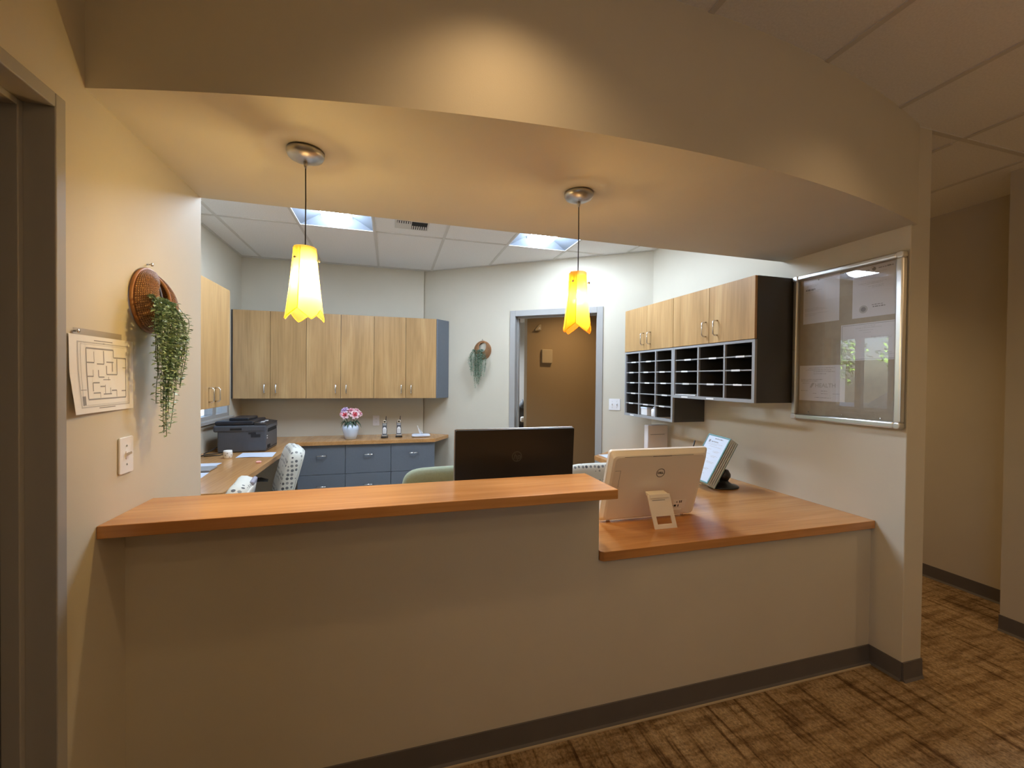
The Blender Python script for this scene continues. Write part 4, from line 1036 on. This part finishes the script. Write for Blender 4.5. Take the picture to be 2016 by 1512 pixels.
MB().box(X0 + .13, X0 + .22, Y0 - .0015, Y0 + .01, 1.046, 1.064).build('side_grip', 'cavity', t)
m = MB(); m.box(X0 + .27, X0 + .33, Y0 + .0045, Y0 + .02, 1.008, 1.026); m.box(X0 + .29, X0 + .365, Y0 + .0045, Y0 + .02, .980, 1.008); m.build('side_recess', 'printer_black', t)
MB().box(X1 - .03, X1 + .003, Y0 + .06, Y1 - .05, 1.020, 1.052).build('paper_outlet', 'cavity', t)
MB().box(X1 - .002, X1 + .003, Y0 + .03, Y1 - .03, .872, .876).build('tray_seam', 'cavity', t)
MB().box(X1 - .01, X1 + .004, Y0 + .05, Y0 + .13, .880, .905).build('tray_grip', 'cavity', t)
for k in range(2): MB().box(X1 - .001, X1 + .003, Y0 + .03, Y0 + .05, .965 + .02 * k, .972 + .02 * k).build('indicator', 'tag_white', t)
t = tag(MB().tube([(-.63, 2.60, .90), (-.67, 2.56, .875), (-.70, 2.50, .858), (-.66, 2.40, .855), (-.56, 2.42, .855), (-.53, 2.50, .855), (-.58, 2.53, .856), (-.68, 2.46, .856), (-.715, 2.30, .856)], .004, 6).build('printer_cable', 'cable', loc=(-.65, 2.45, ZT), smooth=True), 'black cable coiled beside the grey printer', 'cable')

t = thing('candle_cup', 'small white patterned cup on the left worktop', 'cup', (-.455, 2.29, ZT))
Fc = Fr((-.455, 2.29, 0), (1, 0, 0), (0, 1, 0), (0, 0, 1))
MB().lathe([(.026, ZT), (.031, ZT + .006), (.032, ZT + .05), (.030, ZT + .064), (.027, ZT + .064), (.027, ZT + .04), (0, ZT + .04)], 24, F=Fc).build('cup_wall', 'cream_trim', t, smooth=True)
m = MB(); rn = random.Random(2)
for k in range(14):
    a = k * 2 * math.pi / 14; z = ZT + .012 + .016 * (k % 3); f2 = Fr(Fc(.0325 * math.cos(a), .0325 * math.sin(a), z), (-math.sin(a), math.cos(a), 0), (0, 0, 1), (math.cos(a), math.sin(a), 0))
    m.prism([(.005 * math.cos(q * 1.05), .005 * math.sin(q * 1.05)) for q in range(6)], -.0006, .0006, F=f2)
m.build('painted_motif', 'backing', t)

def flat_sheet(pts, z, name, label, matname='paper_blue', n=8, group='loose papers on the worktop'):
    A, B, C_, D = [Vector((*p, 0)) for p in pts]; m = MB()
    f = lambda u, v, e: (A.lerp(B, u)).lerp(D.lerp(C_, u), v) + Vector((0, 0, z + e + .0035 * max(0, math.sin(u * 4.0)) * (1 - v)))
    m.grid(lambda u, v: f(u, v, 0), n, 3); m.grid(lambda u, v: f(u, v, .0012), n, 3)
    c = f(.5, .5, 0); o = m.build(name, matname, loc=c); return tag(o, label, 'paper', group)
flat_sheet([(-.40, 2.29), (-.125, 2.27), (-.150, 2.505), (-.418, 2.525)], ZT, 'paper_sheet', 'white paper sheet lying in front of the grey printer')
flat_sheet([(-.66, 1.90), (-.43, 1.905), (-.425, 2.08), (-.66, 2.09)], ZT, 'paper_sheet', 'white paper sheet behind the grey folder at the left edge')
o = MB().prism([(-.60, 1.735), (-.39, 1.74), (-.395, 1.90), (-.60, 1.90)], ZT + .0045, ZT + .014).build('grey_folder', 'edge_grey', loc=(-.5, 1.8, ZT)); tag(o, 'grey folder lying between white papers at the left edge of the worktop', 'folder')
flat_sheet([(-.60, 1.50), (-.37, 1.56), (-.385, 1.73), (-.60, 1.72)], ZT, 'paper_sheet', 'white paper sheet nearest the front on the left worktop')
o = MB(); pillow(Fr((-.159, 2.005, ZT), (1, 0, 0), (0, 1, 0), (0, 0, 1)), .036, .030, .014, mb=o); o.v = [(a, b_, c + .007) for a, b_, c in o.v]
tag(o.build('pink_eraser', 'pink', loc=(-.159, 2.02, ZT), smooth=True), 'tiny pink object on the worktop edge beside the chair', 'eraser')

# vase and flowers
VX, VY = .407, 3.215; Fv = Fr((VX, VY, 0), (1, 0, 0), (0, 1, 0), (0, 0, 1))
t = thing('flower_vase', 'pale blue-white porcelain vase under the middle cupboard', 'vase', (VX, VY, ZT))
MB().lathe([(.050, ZT), (.056, ZT + .004), (.070, ZT + .05), (.086, ZT + .105), (.088, ZT + .128), (.078, ZT + .150), (.060, ZT + .162), (.058, ZT + .170), (.053, ZT + .170), (.054, ZT + .160), (.06, ZT + .14), (0, ZT + .02)], 36, F=Fv).build('vase_body', 'porcelain', t, smooth=True)
def rose(p, r, inner, outer, label, tilt, lean):
    t = thing('artificial_rose', label, 'flower', (VX + lean[0] * .3, VY + lean[1] * .3, ZT + .10), 'artificial roses in the vase')
    c = Vector(p); ax = Vector(tilt).normalized(); side = ax.cross(Vector((.3, .2, 1))).normalized(); F = Fr(c, side, ax.cross(side), ax)
    for ring, (n, rr, hh, op, mm) in enumerate(((3, .30, .55, .10, inner), (5, .55, .60, .35, inner), (6, .82, .48, .75, outer), (6, 1.0, .30, 1.15, outer))):
        for k in range(n):
            a0 = 2 * math.pi * (k + .5 * ring) / n; wdt = 2 * math.pi / n * .72
            def pet(u, v, a0=a0, wdt=wdt, rr=rr, hh=hh, op=op):
                a = a0 + (u - .5) * wdt * (1.15 - .45 * v * v); q = r * rr * (.35 + .65 * math.sin(v * math.pi / 2)) * (1 + .18 * op * v * v)
                return F(q * math.cos(a), q * math.sin(a), r * (hh * v * 1.3 - .35 - .28 * op * v ** 4 + .06 * math.cos((u - .5) * 6)))
            MB().grid(pet, 4, 4).build('petal', mm, t, smooth=True, recalc=False)
    b0 = Vector((VX + lean[0] * .3, VY + lean[1] * .3, ZT + .10))
    MB().tube([b0, b0.lerp(c, .6) + Vector((0, 0, .01)), c - ax * r * .3], .0028, 6).build('stem', 'stem_green', t)
    return t
rose((.350, 3.170, 1.118), .040, 'rose_deep', 'rose_edge', 'deep pink rose at the front left of the vase', (-.35, -1, .45), (-.05, -.04))
rose((.452, 3.160, 1.122), .042, 'rose_deep', 'rose_edge', 'deep pink rose at the front right of the vase', (.2, -1, .45), (.05, -.04))
rose((.338, 3.215, 1.172), .038, 'rose_lilac', 'rose_lilac', 'lilac rose at the upper left of the vase', (-.5, -.5, .8), (-.05, 0))
rose((.408, 3.225, 1.168), .034, 'rose_pale', 'rose_pale', 'pale pink rose at the top middle of the vase', (0, -.5, .9), (0, .02))
rose((.466, 3.230, 1.162), .034, 'rose_pale', 'rose_edge', 'pale pink rose at the top right of the vase', (.45, -.5, .8), (.05, .02))
rose((.505, 3.205, 1.128), .030, 'rose_pale', 'rose_edge', 'small pale rose at the far right of the vase', (.8, -.6, .4), (.08, 0))
rose((.312, 3.200, 1.130), .028, 'rose_pale', 'rose_edge', 'small pale rose at the far left of the vase', (-.8, -.6, .4), (-.08, 0))
t = thing('leaf_spray', 'dark green leaves hanging over the vase rim', 'leaves', (VX, VY, ZT + .15))
for k in range(14):
    a = -2.9 + k * .21 * 1.05 if k < 11 else k * 1.1; L = .052 + .014 * (k % 3); d = Vector((math.cos(a), math.sin(a) * .8, 0)); s0 = Vector((VX, VY, ZT + .172)) + d * .045; sd = d.cross(Vector((0, 0, 1)))
    def lf(u, v, d=d, s0=s0, sd=sd, L=L, k=k):
        w = .017 * math.sin(math.pi * min(1, v * .93 + .05)); return s0 + d * (L * v) + sd * ((u - .5) * 2 * w) + Vector((0, 0, .035 * math.sin(v * 2.6) - .045 * v * v * (k % 2 + .4) - .006 * abs(u - .5)))
    MB().grid(lf, 2, 5).build('leaf', 'leaf_dark', t, smooth=True, recalc=False)

# cordless phones
def phone(x, y, label):
    t = thing('cordless_phone', label, 'telephone', (x, y, ZT), 'cordless telephones in charging cradles')
    MB().prism([(x - .037 + a, y - .045 + b_) for a, b_ in rrect(.074, .085, .012, 4)], ZT, ZT + .014).build('cradle_base', 'black_plastic', t, bevel=.003)
    MB().prism([(x - .033 + a, y - .038 + b_) for a, b_ in rrect(.066, .070, .012, 4)], ZT + .0141, ZT + .032).build('cradle', 'satin', t, bevel=.004)
    Fh = Fr((x, y - .002, ZT + .026), (1, 0, 0), (0, .16, 1), (0, -1, .16))
    out = [(-.024, 0), (.024, 0), (.026, .05), (.023, .10), (.024, .14), (.020, .163), (.010, .170), (-.010, .170), (-.020, .163), (-.024, .14), (-.023, .10), (-.026, .05)]
    MB().prism(out, -.026, 0, F=Fh).build('handset', 'printer_grey', t, bevel=.005, seg=2)
    MB().prism([(-.019, .135), (.019, .135), (.017, .160), (.008, .166), (-.008, .166), (-.017, .160)], -.001, .0035, F=Fh).build('earpiece_bezel', 'aluminium', t, bevel=.001)
    MB().lathe([(.011, .003), (.011, .0045), (0, .0046)], 16, F=Fr(Fh(0, .150), Fh.u, Fh.v, Fh.n), sx=1.25, sy=.8).build('earpiece', 'cavity', t)
    MB().box(-.018, .018, .108, .130, -.001, .0025, F=Fh).build('display', 'edge_grey', t)
    MB().prism([(-.018, .016), (.018, .016), (.019, .07), (.012, .086), (0, .092), (-.012, .086), (-.019, .07)], -.001, .003, F=Fh).build('keypad', 'tag_white', t)
    for r_ in range(4):
        for c_ in range(3): MB().box(-.0125 + c_ * .0095, -.0065 + c_ * .0095, .022 + r_ * .012, .029 + r_ * .012, .0028, .0042, F=Fh).build('key', 'edge_grey', t)
    p = Fh(.013, .166, -.014)
    MB().tube([p, p + Vector((.003, .006, .048))], [.005, .0032], 8).build('antenna', 'black_plastic', t, smooth=True)
    return t
phone(.757, 3.262, 'cordless phone in its cradle next to the power outlet'); phone(.912, 3.285, 'cordless phone in its cradle beside the tissue packet')
t = thing('tissue_pack', 'pale blue soft tissue packet with a tissue pulled up', 'tissues', (1.155, 3.25, ZT))
m = MB(); pillow(Fr((1.155, 3.20, ZT + .0165), (1, 0, 0), (0, 1, 0), (0, 0, 1)), .205, .105, .032, eo=.30, mb=m); m.build('packet', 'paper_blue', t, smooth=True)
m = MB(); m.grid(lambda u, v: (1.165 - .052 * v + .030 * (u - .5) * (1 - v) * 1.6, 3.245 + .012 * math.sin(u * 5) * (1 - v), ZT + .026 + .100 * v + .008 * math.sin(u * 3)), 6, 8); m.build('tissue', 'paper', t, smooth=True, solid=.001, recalc=False)

# ------------------------------------------------------------------ office chairs
def chair(loc, rz, label, fabric, backmat, top, seat_z=.46, bw=.46, bh=.46, arms='loop', tilt=8, thick=.085, taper=.0):
    t = thing('office_chair', label, 'chair', (0, 0, 0), 'office chairs around the worktops')
    Fs = Fr((0, -.24, seat_z - .035), (1, 0, 0), (0, 1, 0), (0, 0, 1))
    m = MB(); pillow(Fs, .48, .47, .085, eo=.5, mb=m); m.build('seat', fabric, t, smooth=True)
    tl = R(tilt); Fb_ = Fr((0, .235, top - bh * math.cos(tl)), (1, 0, 0), (0, math.sin(tl), math.cos(tl)), (0, -math.cos(tl), math.sin(tl)))
    m = MB(); pillow(Fb_, bw, bh, thick, eo=.42, curve=.35, taper=taper, mb=m); m.build('backrest', fabric, t, smooth=True)
    m = MB(); pillow(Fr(Fb_(0, .03, -thick * .42), Fb_.u, Fb_.v, Fb_.n), bw * .93, bh * .9, .02, eo=.42, curve=.35, taper=taper, mb=m); m.build('back_shell', backmat, t, smooth=True)
    MB().tube([(0, .10, seat_z - .075), (0, .30, seat_z - .06), (0, .335, seat_z + .06), (0, .305, seat_z + .25)], [.018, .02, .018, .016], 10).build('back_support', 'black_plastic', t, smooth=True)
    MB().tube([(0, 0, .10), (0, 0, .26), (0, 0, .261), (0, 0, seat_z - .07)], [.028, .028, .018, .018], 14).build('gas_lift', 'black_plastic', t, smooth=True)
    MB().box(-.10, .10, -.12, .14, seat_z - .09, seat_z - .06).build('mechanism', 'black_plastic', t, bevel=.006)
    for k in range(5):
        a = 2 * math.pi * k / 5 + .3; d = Vector((math.cos(a), math.sin(a), 0))
        MB().tube([d * .02 + Vector((0, 0, .115)), d * .17 + Vector((0, 0, .095)), d * .30 + Vector((0, 0, .075))], [.026, .021, .015], 8).build('base_leg', 'black_plastic', t, smooth=True)
        s = Vector((-d.y, d.x, 0)); c = d * .30 + Vector((0, 0, .030))
        MB().tube([c - s * .022, c + s * .022], .0298, 14).build('caster', 'black_plastic', t, smooth=False)
    for s in (-1, 1):
        if arms == 'loop':
            MB().tube([(s * .16, 0, seat_z - .06), (s * .265, .02, seat_z - .05), (s * .275, .06, seat_z + .10), (s * .275, .02, seat_z + .185)], .012, 8).build('arm_post', 'chrome', t, smooth=True)
            MB().tube([(s * .275, -.16, seat_z + .185), (s * .275, -.10, seat_z + .20), (s * .275, .12, seat_z + .20), (s * .275, .17, seat_z + .185)], [.012, .018, .018, .012], 10).build('armrest', 'black_plastic', t, smooth=True)
    if arms == 'bracket':
        MB().prism([(.30, .55), (.36, .55), (.375, .80), (.40, top - .012), (.385, top - .004), (.365, top - .02), (.335, .84), (.305, .80)], -.12, .02, F=Fr((0, 0, 0), (0, 1, 0), (0, 0, 1), (1, 0, 0))).build('back_bracket', 'lilac_arm', t, bevel=.006)
    t.location = loc; t.rotation_euler = (0, 0, rz); return t
chair((-.245, 2.0, 0), R(-72), 'dotted fabric office chair in front of the drawer unit', 'dot_fabric', 'chair_back', .966, arms='loop', tilt=15, thick=.12)
chair((-.29, .905, 0), R(-82), 'dotted office chair with lilac bracket, low behind the raised ledge', 'dot_fabric', 'chair_back', .955, arms='bracket', tilt=15, thick=.11, bw=.42)
chair((1.16, .80, 0), R(5), 'green upholstered office chair behind the black monitor', 'chair_green', 'chair_green', .950, bw=.50, arms='none', thick=.10)
chair((2.28, .92, 0), R(0), 'dotted office chair between the black monitor and white computer', 'dot_fabric', 'chair_back', .895, bw=.50, arms='none')

# ------------------------------------------------------------------ beyond the doorway
FC = Fr((0, 4.60, 0), (1, 0, 0), (0, 0, 1), (0, -1, 0))
t = thing('wall_chime_box', 'square beige box mounted on the brown corridor wall', 'wall box', FC(3.18, 1.79, 0))
MB().prism([(3.095 + x, 1.775 + y) for x, y in rrect(.175, .215, .012, 4)], .001, .045, F=FC).build('cover', 'beige_box', t, bevel=.008, seg=3); MB().box(3.105, 3.26, 1.785, 1.98, .0005, .03, F=FC).build('base', 'beige_box', t)
t = thing('emergency_light', 'small angular emergency light high on the brown corridor wall', 'wall lamp', FC(3.03, 2.28, 0))
MB().prism([(2.975, 2.295), (3.045, 2.375), (3.075, 2.375), (3.075, 2.285), (2.985, 2.275)], .001, .05, F=FC).build('housing', 'beige_box', t, bevel=.006); MB().prism([(3.02, 2.305), (3.05, 2.34), (3.06, 2.305)], .0505, .056, F=FC).build('lens', 'outlet_white', t)
t = thing('dark_cabinet', 'dark cabinet in the far room behind the doorway', 'cabinet', (3.4, 6.55, 0))
MB().box(3.28, 3.60, 6.50, 6.90, 0, .93).build('body', 'laminate_dark', t, bevel=.01); MB().box(3.30, 3.58, 6.495, 6.4995, .10, .60).build('door', 'printer_black', t)
m = MB(); pillow(Fr((3.40, 6.44, .65), (1, 0, 0), (0, 0, 1), (0, -1, 0)), .13, .11, .05, mb=m); m.build('paper_roll', 'paper', t, smooth=True)
MB().tube([(3.37, 6.55, .93), (3.40, 6.55, 1.02), (3.41, 6.55, 1.11)], [.06, .045, .01], 10).build('ornament', 'laminate_grey', t, smooth=True)
MB().box(1.2, 2.86, 7.55, 7.598, 2.22, 2.26).build('trim_2', 'tee').__setitem__('kind', 'structure')

# ------------------------------------------------------------------ outside the office window
tag(MB().box(-30, -.9, -12, 34, -.30, -.12).build('ground', 'asphalt'), 'grey parking lot outside the office window', 'ground', kind='structure')
def tree(x, y, h, r, seed, label):
    rnd = random.Random(seed); t = thing('tree', label, 'tree', (x, y, -.12), 'trees outside the office window')
    MB().tube([(x, y, -.12), (x + .1, y, h * .3), (x, y + .1, h * .6)], [.14, .10, .05], 10).build('trunk', 'bark', t, smooth=True)
    m = MB()
    for k in range(2600):
        v = Vector((rnd.gauss(0, 1), rnd.gauss(0, 1), rnd.gauss(0, 1))).normalized() * r * rnd.uniform(.35, 1) ** .5
        p = Vector((x, y, h * .62)) + Vector((v.x, v.y, v.z * .85)); a = Vector((rnd.gauss(0, 1), rnd.gauss(0, 1), rnd.gauss(0, 1))).normalized(); b_ = a.cross(Vector((.3, .5, .8))).normalized(); s = rnd.uniform(.07, .14)
        m.add([p, p + a * s + b_ * s * .4, p + a * s * 2, p + a * s - b_ * s * .4], [(0, 1, 2, 3)])
    tag(m.build('crown', 'tree_leaf', t, recalc=False), kind='stuff'); return t
tree(-8.5, 10.0, 4.2, 1.75, 1, 'bright green tree reflected in the left half of the notice board glass'); tree(-11.3, 7.3, 4.4, 1.8, 2, 'bright green tree reflected in the right half of the notice board glass')
def car(x, y, rz, body, label):
    t = thing('parked_car', label, 'car', (0, 0, 0), 'cars in the parking lot')
    Fs = Fr((0, 0, 0), (1, 0, 0), (0, 0, 1), (0, -1, 0))
    MB().prism([(-2.1, .25), (2.1, .25), (2.15, .55), (2.0, .78), (1.15, .90), (-1.6, .92), (-2.05, .85), (-2.15, .55)], -.85, .85, F=Fs).build('body', body, t, bevel=.08, seg=3)
    MB().prism([(1.10, .88), (.45, 1.38), (-.95, 1.42), (-1.65, .90)], -.72, .72, F=Fs).build('cabin', 'car_glass', t, bevel=.05, seg=3)
    MB().prism([(.42, 1.375), (.40, 1.42), (-.93, 1.45), (-.95, 1.40)], -.70, .70, F=Fs).build('roof', body, t, bevel=.03)
    for sx in (-1.3, 1.3):
        for sy in (-1, 1): MB().tube([(sx, sy * .70, .32), (sx, sy * .88, .32)], .31, 20).build('wheel', 'rubber', t)
    t.location = (x, y, -.12); t.rotation_euler = (0, 0, rz); return t
car(-6.6, 5.6, R(62), 'car_silver', 'silver car parked outside, reflected in the notice board glass'); car(-3.2, 9.9, R(8), 'car_blue', 'pale blue car parked right outside the office window')
